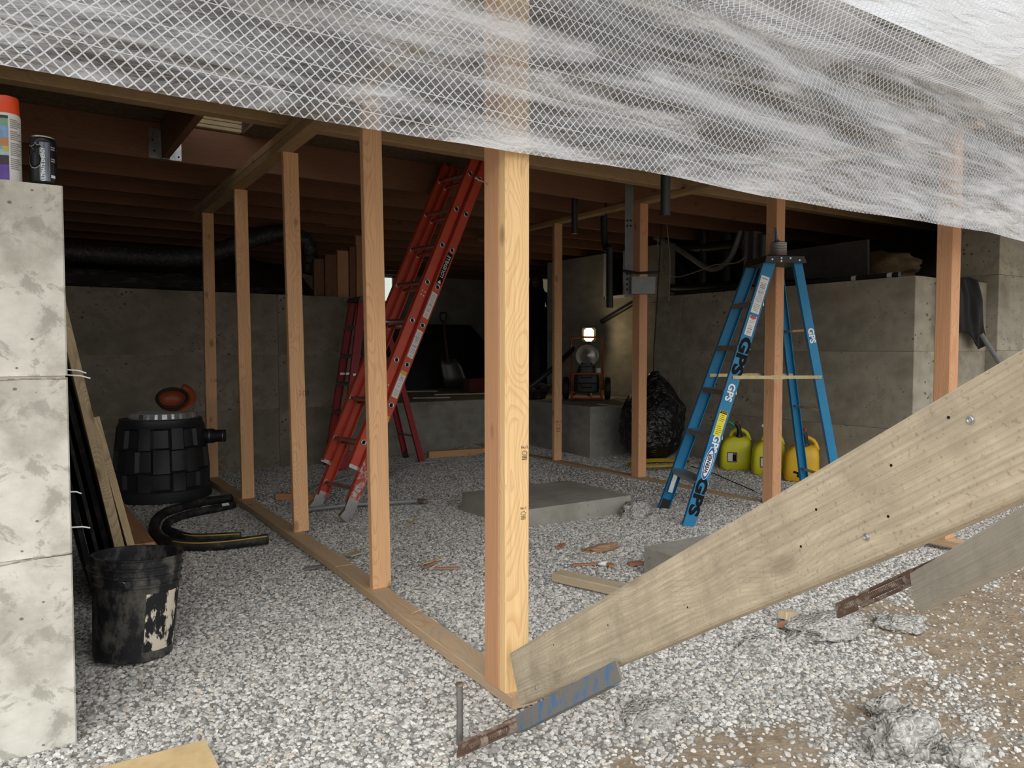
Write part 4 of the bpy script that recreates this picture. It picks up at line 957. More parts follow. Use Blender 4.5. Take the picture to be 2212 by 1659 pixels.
clods = [('lump of broken concrete at the corner of the low pad', (3.44, 3.74, .02), (.10, .09, .09)),
         ('largest lump of cemented gravel on the brown dirt', (2.06, 1.13, .015), (.105, .075, .085)),
         ('smaller cemented gravel lump touching the near side of the largest lump', (2.13, 1.0, .0), (.06, .05, .045)),
         ('cemented gravel lump behind the largest lump', (2.22, 1.28, .0), (.07, .045, .035)),
         ('crusted gravel slab below the rusty form jack', (2.66, 1.80, -.005), (.17, .11, .05)),
         ('cemented gravel lump under the long plank', (1.62, 1.66, -.015), (.11, .08, .045)),
         ('crumbled gravel lump nearest the long plank\'s open side', (1.55, 1.28, -.012), (.05, .04, .025)),
         ('crusted gravel lump between the loose wood block and the long plank', (2.30, 1.83, -.01), (.08, .06, .04)),
         ('crusted gravel lump beyond the loose wood block', (2.98, 1.66, -.012), (.11, .09, .04)),
         ('pale flat lump of dried mortar nearest the camera', (1.60, 1.17, -.01), (.05, .04, .02))]
for k, (lab, c, s) in enumerate(clods): rock('gravel_lump', lab, c, s, CLOD, k + 2, 'lump', .45, 4, .9)

def chip(name, label, c, size, rot, mat, cat='wood scrap', tilt=0):
    m = MB(); L_, W_, T_ = size
    m.box((0, 0, T_ / 2), (L_, W_, T_), None, min(W_, T_) * .12)
    M = Matrix.Translation(Vector(c)) @ Matrix.Rotation(rot, 4, 'Z') @ Matrix.Rotation(tilt, 4, 'Y')
    o = m.build(name, mat, M=M); return tag(o, label, cat)
PINK = plain('reddish_wood', (.42, .20, .12), .75)
PALEW = plain('pale_wood', (.62, .47, .25), .75)
sc = board('scrap_stud', G(1203, 1243, .02), G(1400, 1287, .02), .085, .04, (0, 1, 0), W_SCRAP); tag(sc, 'short dirty offcut of lumber on the gravel before the hidden pad', 'lumber scrap')
def ground_chip(x, y, L_, W_, T_, rot, mat, label, tilt=0, name='wood_chip'):
    g = G(x, y); return chip(name, label, (g[0], g[1], .006 + float(gz(g[0], g[1])) * .5), (L_, W_, T_), rot, mat, 'wood scrap', tilt)
ground_chip(1790, 1370, .075, .03, .014, -.9, PALEW, 'small pale wood block on the gravel below the long plank')
ground_chip(1690, 1352, .045, .025, .012, .3, PINK, 'small orange wood chip tucked under the long plank')
ground_chip(1700, 1335, .10, .04, .03, .2, W_SCRAP, 'split wood wedge touching the underside of the long plank', .2)
ground_chip(935, 1212, .13, .012, .006, .2, PALEW, 'pale wood splinter crossed by a reddish one behind the corner post')
ground_chip(930, 1219, .12, .014, .008, .55, PINK, 'reddish wood splinter crossing a pale splinter')
ground_chip(965, 1228, .13, .015, .008, -.55, PINK, 'long reddish splinter lying alone behind the corner post')
ground_chip(1265, 1222, .14, .02, .008, -.4, PINK, 'dark reddish sliver behind the lumber offcut')
ground_chip(1318, 1225, .05, .03, .012, 1.2, PINK, 'small reddish block touching the white paper scrap')
ground_chip(1372, 1222, .08, .035, .015, -.2, PINK, 'reddish block against the hidden concrete pad')
ground_chip(890, 1128, .16, .018, .006, .8, PALEW, 'thin pale lath piece behind the nearest wall stud')
ground_chip(765, 1196, .09, .05, .008, .4, W_SCRAP, 'flat brown chip beside the sole plate')
ground_chip(1212, 1182, .10, .03, .006, .7, PINK, 'small bark strip between the corner post and the crumpled bark')
g = G(1300, 1188); o = rock('bark_piece', 'crumpled brown bark piece on the gravel before the low pad', (g[0], g[1], .012), (.11, .05, .025), flecked('bark', (.30, .17, .10), (.45, .29, .18), .5, 20, .9), 31, 'bark', .5, 3, .8)
g = G(1305, 1222); o = rock('paper_scrap', 'crumpled white scrap of paper on the gravel', (g[0], g[1], .012), (.035, .02, .014), PAPER, 12, 'paper', .6, 2, .8)
g = G(675, 1228); o = rock('shale_piece', 'flat dark slab of stone beside the sole plate', (g[0], g[1], .004), (.06, .025, .008), plain('slate', (.22, .21, .2), .8), 5, 'stone', .3, 2, .8)
g = G(1235, 985); o = rock('paper_scrap', 'tiny white scrap at the foot of the heater block', (4.99, 5.70, .02), (.03, .02, .035), PAPER, 14, 'paper', .4, 2, .8)
o = board('offcut_board', (3.55, 6.95, .03), (4.25, 6.86, .03), .07, .06, (0, 0, 1), W_STUD); tag(o, 'orange offcut lying along the foot of the raised slab', 'lumber scrap')
g = G(635, 1062); o = board('offcut_board', (1.62, 5.62, .02), (1.85, 5.4, .02), .05, .04, (0, 0, 1), W_RED); tag(o, 'small red-brown block behind the second stud', 'lumber scrap')
# plywood sheet corner at the bottom left
pz = .012
c0, c1, c2 = G(250, 1655, pz), G(443, 1603, pz), G(475, 1690, pz)
u = unit(c1 - c0); v_ = unit((c2 - c1) - u * ((c2 - c1) @ u))
o = MB().bar(c1 - u * .30 + v_ * .25, c1 + v_ * .25, .5, .015, v_).build('plywood_offcut', W_PLY); tag(o, 'pale plywood corner lying on the gravel below the bucket', 'plywood')
o = MB().tube([PX(868, 1342, 1.30) + V(0, 0, .006), PX(895, 1326, 1.33) + V(0, 0, .006), PX(915, 1318, 1.36) + V(0, 0, .006)], .002, 5).build('straw', PALEW); tag(o, 'thin straw lying across the sole plate', 'straw')

# ================================================================== BUCKET
BUCK = flecked('scuffed_black_plastic', (.013, .014, .017), (.15, .14, .12), .55, 11, .5, stretch=(1, 1, .6), soft=.09, bump=.1)
BLAB = flecked('torn_paint_label', (.014, .014, .017), (.72, .64, .52), .485, 8, .7, stretch=(1.6, 1.6, .8), soft=.015, bump=.3)
bc = V(.345, 3.03, 0.0); tiltM = Matrix.Translation(Vector(bc)) @ Matrix.Rotation(math.radians(4), 4, 'Y') @ Matrix.Rotation(math.radians(-2.5), 4, 'X')
bk = thing('bucket', 'scuffed black plastic bucket with torn label beside the front concrete wall', 'bucket', bc)
H_ = .36
m = MB(); prof = [(.128, .0), (.132, .004), (.144, .255), (.146, .262), (.151, .264), (.151, .270), (.146, .273), (.147, .292), (.152, .294), (.152, .300), (.147, .303), (.148, .322), (.153, .324), (.153, .330), (.149, .333), (.150, .355), (.1535, .357), (.1535, .362), (.1505, .3635), (.1465, .362), (.1455, .34), (.139, .25), (.127, .008), (.001, .007)]
m.lathe(prof, 40, tiltM); o = m.build('bucket_body', BUCK, bk); autosmooth(o, 30)
m = MB(); nseg = 14; vs = []; fs = []
ang0 = math.atan2(-1, .25)
for i in range(nseg + 1):
    q = ang0 + (-.15 + 1.05 * i / nseg)
    for j in range(7):
        z = .035 + .205 * j / 6; r_ = .1322 + (z - .004) * .0478 + .0012; vs.append(np.array(tiltM @ Vector((r_ * math.cos(q), r_ * math.sin(q), z))))
for i in range(nseg):
    for j in range(6): fs.append((i * 7 + j, (i + 1) * 7 + j, (i + 1) * 7 + j + 1, i * 7 + j + 1))
m.add(vs, fs); m.build('torn_label', BLAB, bk, smooth=True)
hq = [ang0 - .55, ang0 - .55 + math.pi]
e0, e1 = [np.array(tiltM @ Vector((.155 * math.cos(q), .155 * math.sin(q), .283))) for q in hq]
m = MB(); pts = []
for k in range(21):
    t = k / 20; base = e0 * (1 - t) + e1 * t; pts.append(base + V(-.16 * math.sin(math.pi * t), .02 * math.sin(math.pi * t), .05 * math.sin(math.pi * t)))
m.tube(pts, .0016, 6); m.build('wire_handle', STEEL, bk, smooth=True)
m = MB(); m.cyl(e0, e0 + unit(e0 - np.array(tiltM @ Vector((0, 0, .283)))) * .008, .012, n=10); m.cyl(e1, e1 + unit(e1 - np.array(tiltM @ Vector((0, 0, .283)))) * .008, .012, n=10); m.build('handle_boss', BLK, bk)

# ================================================================== CANS ON THE WALL TOP
def wrap_text(body, size, cyl_c, r, ang, z, up, mat, parent, sx=1.0, bold=0):
    """lettering bent round a can; up=True reads upwards"""
    vs, fs = text_geo(body, size, bold); out = []
    for p in vs:
        if up: du, dz = -p[1], p[0] * sx
        else: du, dz = p[0] * sx, p[1]
        q = ang + du / r; out.append(V(cyl_c[0] + r * math.cos(q), cyl_c[1] + r * math.sin(q), cyl_c[2] + z + dz))
    m = MB(); m.add(out, fs); return m.build('lettering', mat, parent)
def wrap_patch(cyl_c, r, a0, a1, z0, z1, mat, parent, name='label_patch', n=10):
    m = MB(); vs = []
    for i in range(n + 1):
        q = a0 + (a1 - a0) * i / n
        for z in (z0, z1): vs.append(V(cyl_c[0] + r * math.cos(q), cyl_c[1] + r * math.sin(q), cyl_c[2] + z))
    m.add(vs, [(2 * i, 2 * i + 2, 2 * i + 3, 2 * i + 1) for i in range(n)]); return m.build(name, mat, parent, smooth=True)
WT = 1.553
cc = V(*PY(95, 398, 2.495)); cc[2] = WT
vis = math.atan2(-cc[1], -cc[0])     # direction from the can to the camera
ct = thing('drink_can', 'black and silver energy drink can standing on the front concrete wall', 'can', cc)
R_ = .033
m = MB(); m.lathe([(.026, 0), (.030, .004), (R_, .012), (R_, .118), (.031, .126), (.0285, .131), (.0275, .132)], 32, Matrix.Translation(Vector(cc)), True, False); o = m.build('can_body', plain('can_black', (.012, .013, .016), .3, .4), ct); autosmooth(o, 50)
m = MB(); m.lathe([(.0275, .132), (.0285, .1345), (.0275, .136), (.026, .1345), (.0255, .131), (.001, .131)], 32, Matrix.Translation(Vector(cc)), False, True); autosmooth(m.build('can_lid', ALU, ct), 50)
CSIL = flecked('can_silver', (.10, .11, .13), (.30, .34, .40), .5, 40, .3, .6, stretch=(1, 1, .08), soft=.1, bump=0)
wrap_patch(cc, R_ + .0003, vis - .28, vis + .50, .012, .117, CSIL, ct)
wrap_text('C4', .056, cc, R_ + .0007, vis - .62, .078, True, GREYPRINT, ct, 1.1); wrap_text('C4', .052, cc, R_ + .0010, vis - .62, .078, True, DARKTXT, ct, 1.1)
wrap_text('ULTIMATE ENERGY', .0135, cc, R_ + .0009, vis - .02, .056, True, WHITETXT, ct, .78, .0004)
for z0 in (.104, .098, .072, .066): wrap_patch(cc, R_ + .0006, vis + .56, vis + .95, z0, z0 + .0035, GREYPRINT, ct, 'printed_lines')
wrap_patch(cc, R_ + .0006, vis + .55, vis + .95, .022, .03, WHITETXT, ct, 'printed_lines')
sc_ = V(*PY(17, 388, 2.50)); sc_[2] = WT
pt = thing('spray_can', 'spray paint can with orange cap on the front concrete wall', 'can', sc_)
R2 = .0335
m = MB(); m.lathe([(.031, 0), (R2, .003), (R2, .178), (.0325, .182), (.028, .188)], 32, Matrix.Translation(Vector(sc_))); autosmooth(m.build('can_body', plain('can_white', (.80, .80, .78), .4, var=.04), pt), 40)
m = MB(); m.lathe([(.0315, .184), (.0315, .188), (.0305, .226), (.029, .230), (.001, .2305)], 32, Matrix.Translation(Vector(sc_))); autosmooth(m.build('cap', plain('orange_cap', (.82, .075, .015), .35, var=.08), pt), 40)
v2 = math.atan2(-sc_[1], -sc_[0])
for (a0, a1, z0, z1, col) in ((-1.5, .12, .005, .045, (.12, .06, .35)), (-1.5, .12, .045, .07, (.05, .03, .05)), (-1.5, .12, .07, .085, (.35, .55, .6)), (-1.5, .12, .085, .15, (.22, .38, .62)), (-1.5, .10, .15, .168, (.20, .38, .25)), (-1.5, .12, .168, .176, (.04, .05, .05))):
    wrap_patch(sc_, R2 + .0004, v2 + a0, v2 + a1, z0, z1, plain('can_print', col, .4, var=.2, scale=60), pt, 'picture_panel')
wrap_patch(sc_, R2 + .0007, v2 - .5, v2 + .1, .095, .115, plain('print_orange', (.55, .25, .1), .4), pt, 'picture_panel'); wrap_patch(sc_, R2 + .0009, v2 - .3, v2 + .1, .08, .094, plain('print_yellow', (.6, .5, .1), .4), pt, 'picture_panel')
for k in range(26):
    z = .165 - .0052 * k
    if k in (5, 11, 19): continue
    wrap_patch(sc_, R2 + .0005, v2 + .24, v2 + .24 + random.uniform(.55, 1.0), z, z + .0028, GREYPRINT, pt, 'printed_lines', 6)

# ================================================================== LEANING SHEETS BEHIND THE FRONT WALL
def leaning(name, label, xb, xt, ht, y0, y1, th, mat):
    m = MB(); p0, p1 = V(xb, (y0 + y1) / 2, .01), V(xt, (y0 + y1) / 2, ht)
    o = board(name, p0, p1, y1 - y0, th, (0, 1, 0), mat, None, .001); return tag(o, label, 'plywood', 'sheets leaning behind the front wall')
DKSHEET = flecked('tarred_board', (.012, .012, .014), (.035, .03, .026), .55, 8, .8)
leaning('plywood_sheet', 'tall weathered plywood edge leaning behind the front concrete wall', .415, .165, 1.345, 3.62, 4.5, .038, W_EDGE)
leaning('plywood_sheet', 'short pale plywood edge leaning in front of the tall one', .475, .30, .81, 3.75, 4.4, .03, W_EDGE)
leaning('dark_sheet', 'black sheet leaning next to the tall plywood edge', .375, .14, 1.20, 3.72, 4.6, .022, DKSHEET)
leaning('dark_sheet', 'outermost black sheet leaning against the front concrete wall', .285, .10, 1.05, 3.70, 4.6, .022, DKSHEET)
leaning('dark_sheet', 'middle black sheet leaning among the plywood', .33, .12, 1.13, 3.66, 4.55, .014, DKSHEET)
o = board('flat_board', (.555, 4.55, .025), (.545, 5.9, .025), .17, .038, (1, 0, 0), W_RED); tag(o, 'brown board lying flat on the gravel beside the leaning plywood', 'lumber')

# ================================================================== SUMP BASIN, HARD HAT, HOSES
bx, by = .935, 6.235
tk = thing('sump_basin', 'large black plastic basin with embossed blocks against the back wall', 'basin', (bx, by, 0))
m = MB(); NS, vs, fs = 96, [], []
zs = [0, .03, .075, .082, .095, .20, .212, .225, .37, .382, .395, .52, .535, .565, .585, .59]
def rad(z, q):
    base = .335 - .035 * max(0, (z - .22)) ** 1.3 / .25 - (.012 if z > .55 else 0)
    if z < .08: return base + .012
    tier = 0 if z < .206 else 1 if z < .388 else 2
    inn = (.092 < z < .202) or (.222 < z < .372) or (.393 < z < .522)
    ph = (q / (2 * math.pi) * 9 + (.5 if tier == 1 else 0)) % 1
    return base - (.022 if inn and .28 < ph < .78 else 0) + (0 if inn else .002)
for z in zs:
    for k in range(NS):
        q = 2 * math.pi * k / NS; r_ = rad(z, q); vs.append((bx + r_ * math.cos(q), by + r_ * math.sin(q), z))
for i in range(len(zs) - 1): fs += [(i * NS + k, i * NS + (k + 1) % NS, (i + 1) * NS + (k + 1) % NS, (i + 1) * NS + k) for k in range(NS)]
fs += [tuple(range(NS))[::-1], tuple(range((len(zs) - 1) * NS, len(zs) * NS))]
m.add(vs, fs); o = m.build('basin_body', BLK, tk); autosmooth(o, 25)
m = MB(); pd = unit(V(.82, -.3, 0)); pc = V(bx, by, .445)
m.cyl(pc + pd * .30, pc + pd * .37, .055, n=20); m.cyl(pc + pd * .37, pc + pd * .385, .055, .047, 20); m.cyl(pc + pd * .385, pc + pd * .455, .047, n=20); rc = m.build('rubber_coupling', BLKRUB, tk); autosmooth(rc)
m = MB(); y_ = V(-pd[1], pd[0], 0)
for s in (.345, .44): m.ring(pc + pd * s, .057 if s < .4 else .049, .004, y_, V(0, 0, 1), 24, 6)
m.build('hose_clamp', STEEL, rc, smooth=True)
CLEAR, nt, b = newmat('clear_plastic'); b.inputs['Base Color'].default_value = (.7, .72, .74, 1); b.inputs['Roughness'].default_value = .08; b.inputs['Alpha'].default_value = .35; b.inputs['Specular IOR Level'].default_value = .9
m = MB(); m.lathe([(.24, .592), (.245, .60), (.235, .635), (.20, .642), (.001, .64)], 40, Matrix.Translation((bx + .02, by, 0))); lid = m.build('clear_lid', CLEAR, tk); autosmooth(lid, 40)
m = MB()
for k in range(9):
    q = -2.4 + k * .23; m.bar(V(bx + .02 + .246 * math.cos(q), by + .246 * math.sin(q), .597), V(bx + .02 + .24 * math.cos(q), by + .24 * math.sin(q), .632), .02 if k % 3 else .035, .002, V(-math.sin(q), math.cos(q), 0))
m.build('lid_rib', STEEL, lid)
hh = thing('hard_hat', 'orange hard hat lying tilted on top of the black basin', 'hard hat', (bx + .07, by - .05, .642))
HM = Matrix.Translation((bx + .07, by - .06, .738)) @ Matrix.Rotation(math.radians(-34), 4, 'Z') @ Matrix.Rotation(math.radians(205), 4, 'Y') @ Matrix.Rotation(math.radians(-50), 4, 'X') @ Matrix.Rotation(math.radians(60), 4, 'Z') @ Matrix.Diagonal((.85, .85, .85, 1))
ORG = plain('orange_shell', (.33, .075, .025), .45)
m = MB(); m.loft([(-.01, .115, .138, 0, 0, 2), (0, .112, .135, 0, 0, 2), (.04, .106, .126, 0, 0, 2), (.08, .086, .10, 0, 0, 2), (.105, .05, .06, 0, 0, 2), (.113, .01, .012, 0, 0, 2)], 32, False, True, HM)
m.loft([(-.01, .112, .135, 0, 0, 2), (.04, .102, .122, 0, 0, 2), (.08, .08, .095, 0, 0, 2), (.1, .04, .05, 0, 0, 2)], 32, False, True, HM); autosmooth(m.build('shell', ORG, hh), 60)
m = MB(); vs = []
for i in range(15):
    q = math.pi * (.15 + .7 * i / 14)
    for rr in (1.0, 1.42 + .1 * math.sin(q)): vs.append(np.array(HM @ Vector((.112 * rr * math.cos(q), .13 * rr * math.sin(q), -.008 - .02 * (rr - 1)))))
m.add(vs, [(2 * i, 2 * i + 2, 2 * i + 3, 2 * i + 1) for i in range(14)]); o = m.build('brim', ORG, hh, smooth=True); md = o.modifiers.new('thickness', 'SOLIDIFY'); md.thickness = .004
m = MB(); pts = [np.array(HM @ Vector((.10 * math.cos(q), .122 * math.sin(q), -.006))) for q in np.linspace(0, 2 * math.pi, 28)[:-1]]; m.tube(pts, .011, 6, True); m.build('headband', BLKRUB, hh, smooth=True)

def spline(pts, n=8):
    P = [np.asarray(p, float) for p in pts]; out = []
    for i in range(len(P) - 1):
        p0, p1, p2, p3 = P[max(i - 1, 0)], P[i], P[i + 1], P[min(i + 2, len(P) - 1)]
        for k in range(n):
            t = k / n; out.append(.5 * ((2 * p1) + (p2 - p0) * t + (2 * p0 - 5 * p1 + 4 * p2 - p3) * t * t + (3 * p1 - p0 - 3 * p2 + p3) * t ** 3))
    out.append(P[-1]); return out
HOSE = flecked('dusty_black_hose', (.018, .018, .02), (.09, .085, .075), .58, 14, .6, soft=.1)
def hose(name, label, px, r, mat, z=None, stripe=False, cat='hose'):
    t = thing(name, label, cat, G(*px[0]))
    pts = [V(*G(x, y, r * .9)) for x, y in px]
    sp = spline(pts, 7); m = MB(); m.tube(sp, r, 12); m.build('hose_body', mat, t, smooth=True)
    if stripe:
        sgn = -1; m = MB(); sp2 = [p + V(-.3, -.75, .72) * r * .93 for p in sp[-18:]]; m.tube(sp2, .004, 6); m.build('yellow_stripe', plain('stripe_yellow', (.55, .36, .04), .6), t)
    return t
h1 = hose('drain_hose', 'thick black hose bent in a loop on the gravel', [(500, 1076), (440, 1084), (370, 1102), (340, 1120), (333, 1145), (350, 1166), (400, 1178), (480, 1176), (578, 1164)], .03, HOSE, stripe=True)
h2 = hose('drain_hose', 'inner black hose with white tag lying inside the loop', [(505, 1090), (470, 1098), (410, 1110), (368, 1126), (360, 1142), (378, 1152), (420, 1162), (520, 1158)], .026, HOSE, stripe=True)
g = G(487, 1090, .055); panel(g, V(.7, .2, 0), V(-.2, -.8, .6), .05, .02, PAPER, h2, 'paper_tag', eps=.002)
PVC = plain('grey_pvc', (.36, .36, .37), .5)
o = MB().tube([V(*G(640, 1104, .02)), V(*G(760, 1090, .02)), V(*G(905, 1082, .02))], .012, 10).build('plastic_pipe', PVC, smooth=True); tag(o, 'grey plastic pipe on the gravel at the foot of the red ladder', 'pipe')
m = MB(); m.cyl(G(903, 1082, .02), G(922, 1083, .02), .019, n=6); m.build('brass_fitting', RUST, o)
o = MB().tube(spline([G(660, 1068, .012), G(700, 1046, .012), G(760, 1030, .012), G(800, 1022, .012)]), .010, 8).build('tubing', PVC, smooth=True); tag(o, 'curved grey tubing between a wall stud and the red ladder foot', 'pipe')
o = MB().tube(spline([G(832, 1042, .012), G(850, 1020, .012), G(885, 1004, .012), G(945, 997, .012)]), .010, 8).build('tubing', PVC, smooth=True); tag(o, 'curved grey tubing ending near the red stepladder\'s wide foot', 'pipe')

# ================================================================== BACK BANK: duct, vapour sheet, lumber
DUCT = flecked('foil_duct_wrap', (.05, .05, .052), (.17, .17, .175), .6, 14, .35, .2, stretch=(3, 3, 3), soft=.1, bump=1.0)  # pale flecks stand for whitish highlights along the duct
pts = spline([PY(x, y, 7.72) for x, y in ((60, 538), (140, 543), (250, 551), (350, 557), (430, 554), (500, 534), (560, 512), (620, 504), (660, 524), (670, 560), (664, 590))], 6)
rs_ = [.085 + .006 * math.sin(i * 1.9) + .004 * math.sin(i * .7) for i in range(len(pts))]
o = MB().tube(pts, rs_, 16).build('flexible_duct', DUCT, smooth=True); tag(o, 'dark flexible air duct snaking above the back wall', 'duct')
VAP = flecked('dark_vapour_film', (.07, .066, .066), (.22, .21, .205), .6, 5, .25, stretch=(1, 3, 3), soft=.08, bump=.9)  # paler flecks paint highlights onto the crumpled film
vw = waves(51, 14, 3, 16)
o = bank('vapour_sheet', '', (-1.6, 2.3), (7.40, 8.3), lambda x, y: 1.64 + .19 * float(sstep(7.40, 7.85, y)) * (1 - .35 * float(sstep(1.3, 2.3, x))) + .016 * float(vw(x, y)), 110, 30, VAP); tag(o, 'crumpled dark plastic sheet over the soil above the back wall', 'plastic sheet')
for k, (x0, x1, yt, lab, mt) in enumerate([(676, 699, 560, 'lowest upright board of the cribbing, next to the duct end', W_JOIST), (700, 727, 551, 'dark upright cribbing board next to the lowest one', W_JOIST), (727, 752, 542, 'reddish upright cribbing board next to the thin dark one', W_RED), (753, 767, 534, 'thin dark upright board in the cribbing', W_JOIST), (768, 800, 531, 'tallest orange upright board of the cribbing', W_RED)]):
    Yb = 7.44 - .02 * k
    a, b_ = PY(x0, 600, Yb), PY(x1, 600, Yb); top = PY((x0 + x1) / 2, yt, Yb)[2]
    o = board('cribbing_board', ((a[0] + b_[0]) / 2, Yb, 1.632), ((a[0] + b_[0]) / 2, Yb, top), b_[0] - a[0] - .006, .05, (1, 0, 0), mt); tag(o, lab, 'lumber', 'cribbing boards on the back wall')
a, b_ = PY(704, 484, 7.36), PY(790, 496, 7.36)
o = board('blocking_board', (a[0], 7.36, a[2] + .03), (b_[0], 7.36, a[2] + .03), .085, .04, (0, 0, 1), W_RED); tag(o, 'short orange block fixed under the joists above the cribbing', 'lumber')
o = board('cripple_stud', (PY(775, 500, 7.38)[0], 7.40, 1.98), (PY(775, 500, 7.38)[0], 7.40, 2.27), .07, .04, (1, 0, 0), W_RED); tag(o, 'short cripple stud between the cribbing and the blocking', 'lumber')
# dark heap, shovel and odds at the far end
HEAP = flecked('black_sheeting', (.010, .010, .012), (.022, .022, .024), .55, 6, .5, bump=.7, soft=.1)
m = MB(); c = PD(965, 840, 11.6); m.loft([(.53, .95, .5, c[0], c[1] + .35, 2.5), (.9, .9, .45, c[0], c[1] + .35, 2.4), (1.25, .75, .35, c[0] + .1, c[1] + .35, 2.2), (1.5, .5, .22, c[0] + .12, c[1] + .35, 2)], 32); o = autosmooth(m.build('covered_heap', HEAP), 60); tag(o, 'black covered heap behind the shovel', 'heap')
sh = thing('shovel', 'scoop shovel standing against the black heap at the back', 'shovel', PD(985, 838, 10.9))
d0 = 10.9; m = MB()
BLD = plain('dull_blade', (.16, .16, .165), .45, .6)
vs = []; rowsy = [(776, 17), (790, 22), (812, 24), (836, 27)]; cxs = [968, 974, 980, 988]
for (yy, hw), xx in zip(rowsy, cxs):
    for k in range(7):
        q = k / 6 * 2 - 1; vs.append(PD(xx + hw * q, yy, d0 + .05 * (1 - q * q)))
m.add(vs, [(i * 7 + k, i * 7 + k + 1, (i + 1) * 7 + k + 1, (i + 1) * 7 + k) for i in range(3) for k in range(6)]); o = m.build('blade', BLD, sh, smooth=True); md = o.modifiers.new('thickness', 'SOLIDIFY'); md.thickness = .006
m = MB(); m.cyl(PD(968, 785, d0 + .02), PD(958, 697, d0 + .25), .018, .016, 10); m.build('shaft', plain('shaft_red', (.14, .06, .05), .5), sh)
m = MB(); m.tube([PD(958, 697, d0 + .25), PD(951, 688, d0 + .25), PD(951, 676, d0 + .25), PD(964, 676, d0 + .25), PD(964, 688, d0 + .25), PD(958, 697, d0 + .25)], .014, 8); m.build('handle', BLK, sh)
o = MB().box(PD(1028, 822, 10.2) + V(0, 0, -.06), (.3, .2, .18), None, .02).build('tool_box', plain('dark_red_box', (.12, .02, .02), .5)); tag(o, 'small dark red tool box on the slab beside the shovel', 'box')
for k, (x, y, L_, lab) in enumerate([(905, 846, .5, 'thin pale stick on the raised slab below the shovel'), (1000, 852, .7, 'long pale stick on the raised slab'), (935, 860, .4, 'short stick near the edge of the raised slab')]):
    g = G(x, y, .55); o = board('lath_stick', (g[0] - L_ / 2, g[1] + .1, .553), (g[0] + L_ / 2, g[1] - .05, .553), .03, .015, (0, 1, 0), W_GREY); tag(o, lab, 'stick')
o = rock('tool_bag', 'dark tool bag with a white tag beside the heater', (5.02, 7.15, .63), (.19, .15, .11), BLKRUB, 44, 'bag', .5, 3, .9); o2 = o
m = MB(); gg = PD(1198, 852, 8.3); m.box(gg, (.05, .02, .09), None, .004); m.build('white_tag', PAPER, o2)
o = MB().tube([PD(1120, 855, 8.2), PD(1190, 800, 8.5), PD(1240, 752, 8.7)], .03, 8).build('black_pole', BLK, smooth=True); tag(o, 'black pole leaning behind the tool bag', 'pole')

# ================================================================== HEATER AND LAMP ON THE BLOCK
HO = V(5.46, 6.74, .543); hf = unit(V(-HO[0], -HO[1], 0)); hx = V(-hf[1], hf[0], 0)
hx = hx if hx @ RT > 0 else -hx
H3 = lambda x, f, z: HO + hx * x + hf * f + V(0, 0, z)
ht = thing('torpedo_heater', 'wheeled torpedo heater with orange tube frame on the concrete block', 'heater', HO)
ORF = plain('orange_frame', (.46, .075, .025), .4)
for s in (-1, 1):
    m = MB(); m.lathe([(.02, -.03), (.10, -.034), (.125, -.028), (.13, -.01), (.13, .01), (.125, .028), (.10, .034), (.02, .03)], 28, axes(H3(s * .235, 0, .13), hf, V(0, 0, 1), hx)); wh = m.build('wheel', BLKRUB, ht); autosmooth(wh, 40)
    m = MB(); m.cyl(H3(s * .208, 0, .13), H3(s * .262, 0, .13), .03, n=12); m.build('hub', STEEL, wh)
m = MB(); M0 = axes(H3(0, 0, 0), hx, hf, V(0, 0, 1))
m.loft([(.09, .13, .20, 0, 0, 6), (.10, .14, .21, 0, 0, 6), (.185, .145, .215, 0, 0, 6), (.192, .138, .208, 0, 0, 6), (.20, .145, .215, 0, 0, 6), (.30, .135, .20, 0, 0, 6), (.31, .12, .19, 0, 0, 6)], 32, True, True, M0); tkh = m.build('fuel_tank', BLK, ht); autosmooth(tkh, 30)
m = MB()
for z0 in (.145, .255): m.tube([H3(-.06, .218, z0 + .03), H3(-.055, .222, z0), H3(.055, .222, z0), H3(.06, .218, z0 + .03)], .005, 6)
m.build('tank_groove', DARKTXT, tkh)
m = MB(); m.loft([(.31, .11, .22, 0, -.02, 5), (.39, .09, .22, 0, -.02, 5), (.42, .07, .22, 0, -.02, 5)], 24, True, True, M0); m.build('shroud', BLK, ht)
Mb = axes(H3(0, -.33, .50), hx, V(0, 0, 1), hf)
m = MB(); m.lathe([(.11, 0), (.124, .03), (.124, .45), (.129, .452), (.129, .47), (.124, .472), (.124, .52), (.133, .53), (.133, .56), (.122, .565), (.118, .555), (.112, .40)], 36, Mb, True, False); br = m.build('barrel', plain('barrel_metal', (.42, .39, .32), .28, .9), ht); autosmooth(br, 30)
m = MB(); m.lathe([(.115, .50), (.06, .515), (.014, .53), (.001, .535)], 32, Mb, False, True); m.build('outlet_cone', plain('cone_metal', (.36, .34, .31), .35, .8), br)
m = MB()
for s in (-1, 1): m.tube([H3(s * .185, -.08, .10), H3(s * .185, -.10, .35), H3(s * .185, -.12, .66), H3(s * .165, -.125, .705), H3(0, -.125, .71)], .011, 8)
m.build('push_handle', ORF, ht, smooth=True)
m = MB(); m.tube([H3(-.165, .20, .12), H3(-.165, .235, .27), H3(-.15, .24, .30), H3(.15, .24, .30), H3(.165, .235, .27), H3(.165, .20, .12)], .012, 8); m.tube([H3(-.165, .20, .12), H3(-.165, -.30, .06), H3(.165, -.30, .06), H3(.165, .20, .12)], .010, 8); m.tube([H3(-.165, .18, .02), H3(.165, .18, .02)], .011, 8); m.tube([H3(-.165, .19, .12), H3(-.165, .18, .005)], .011, 8); m.tube([H3(.165, .19, .12), H3(.165, .18, .005)], .011, 8); m.build('frame_tube', ORF, ht, smooth=True)
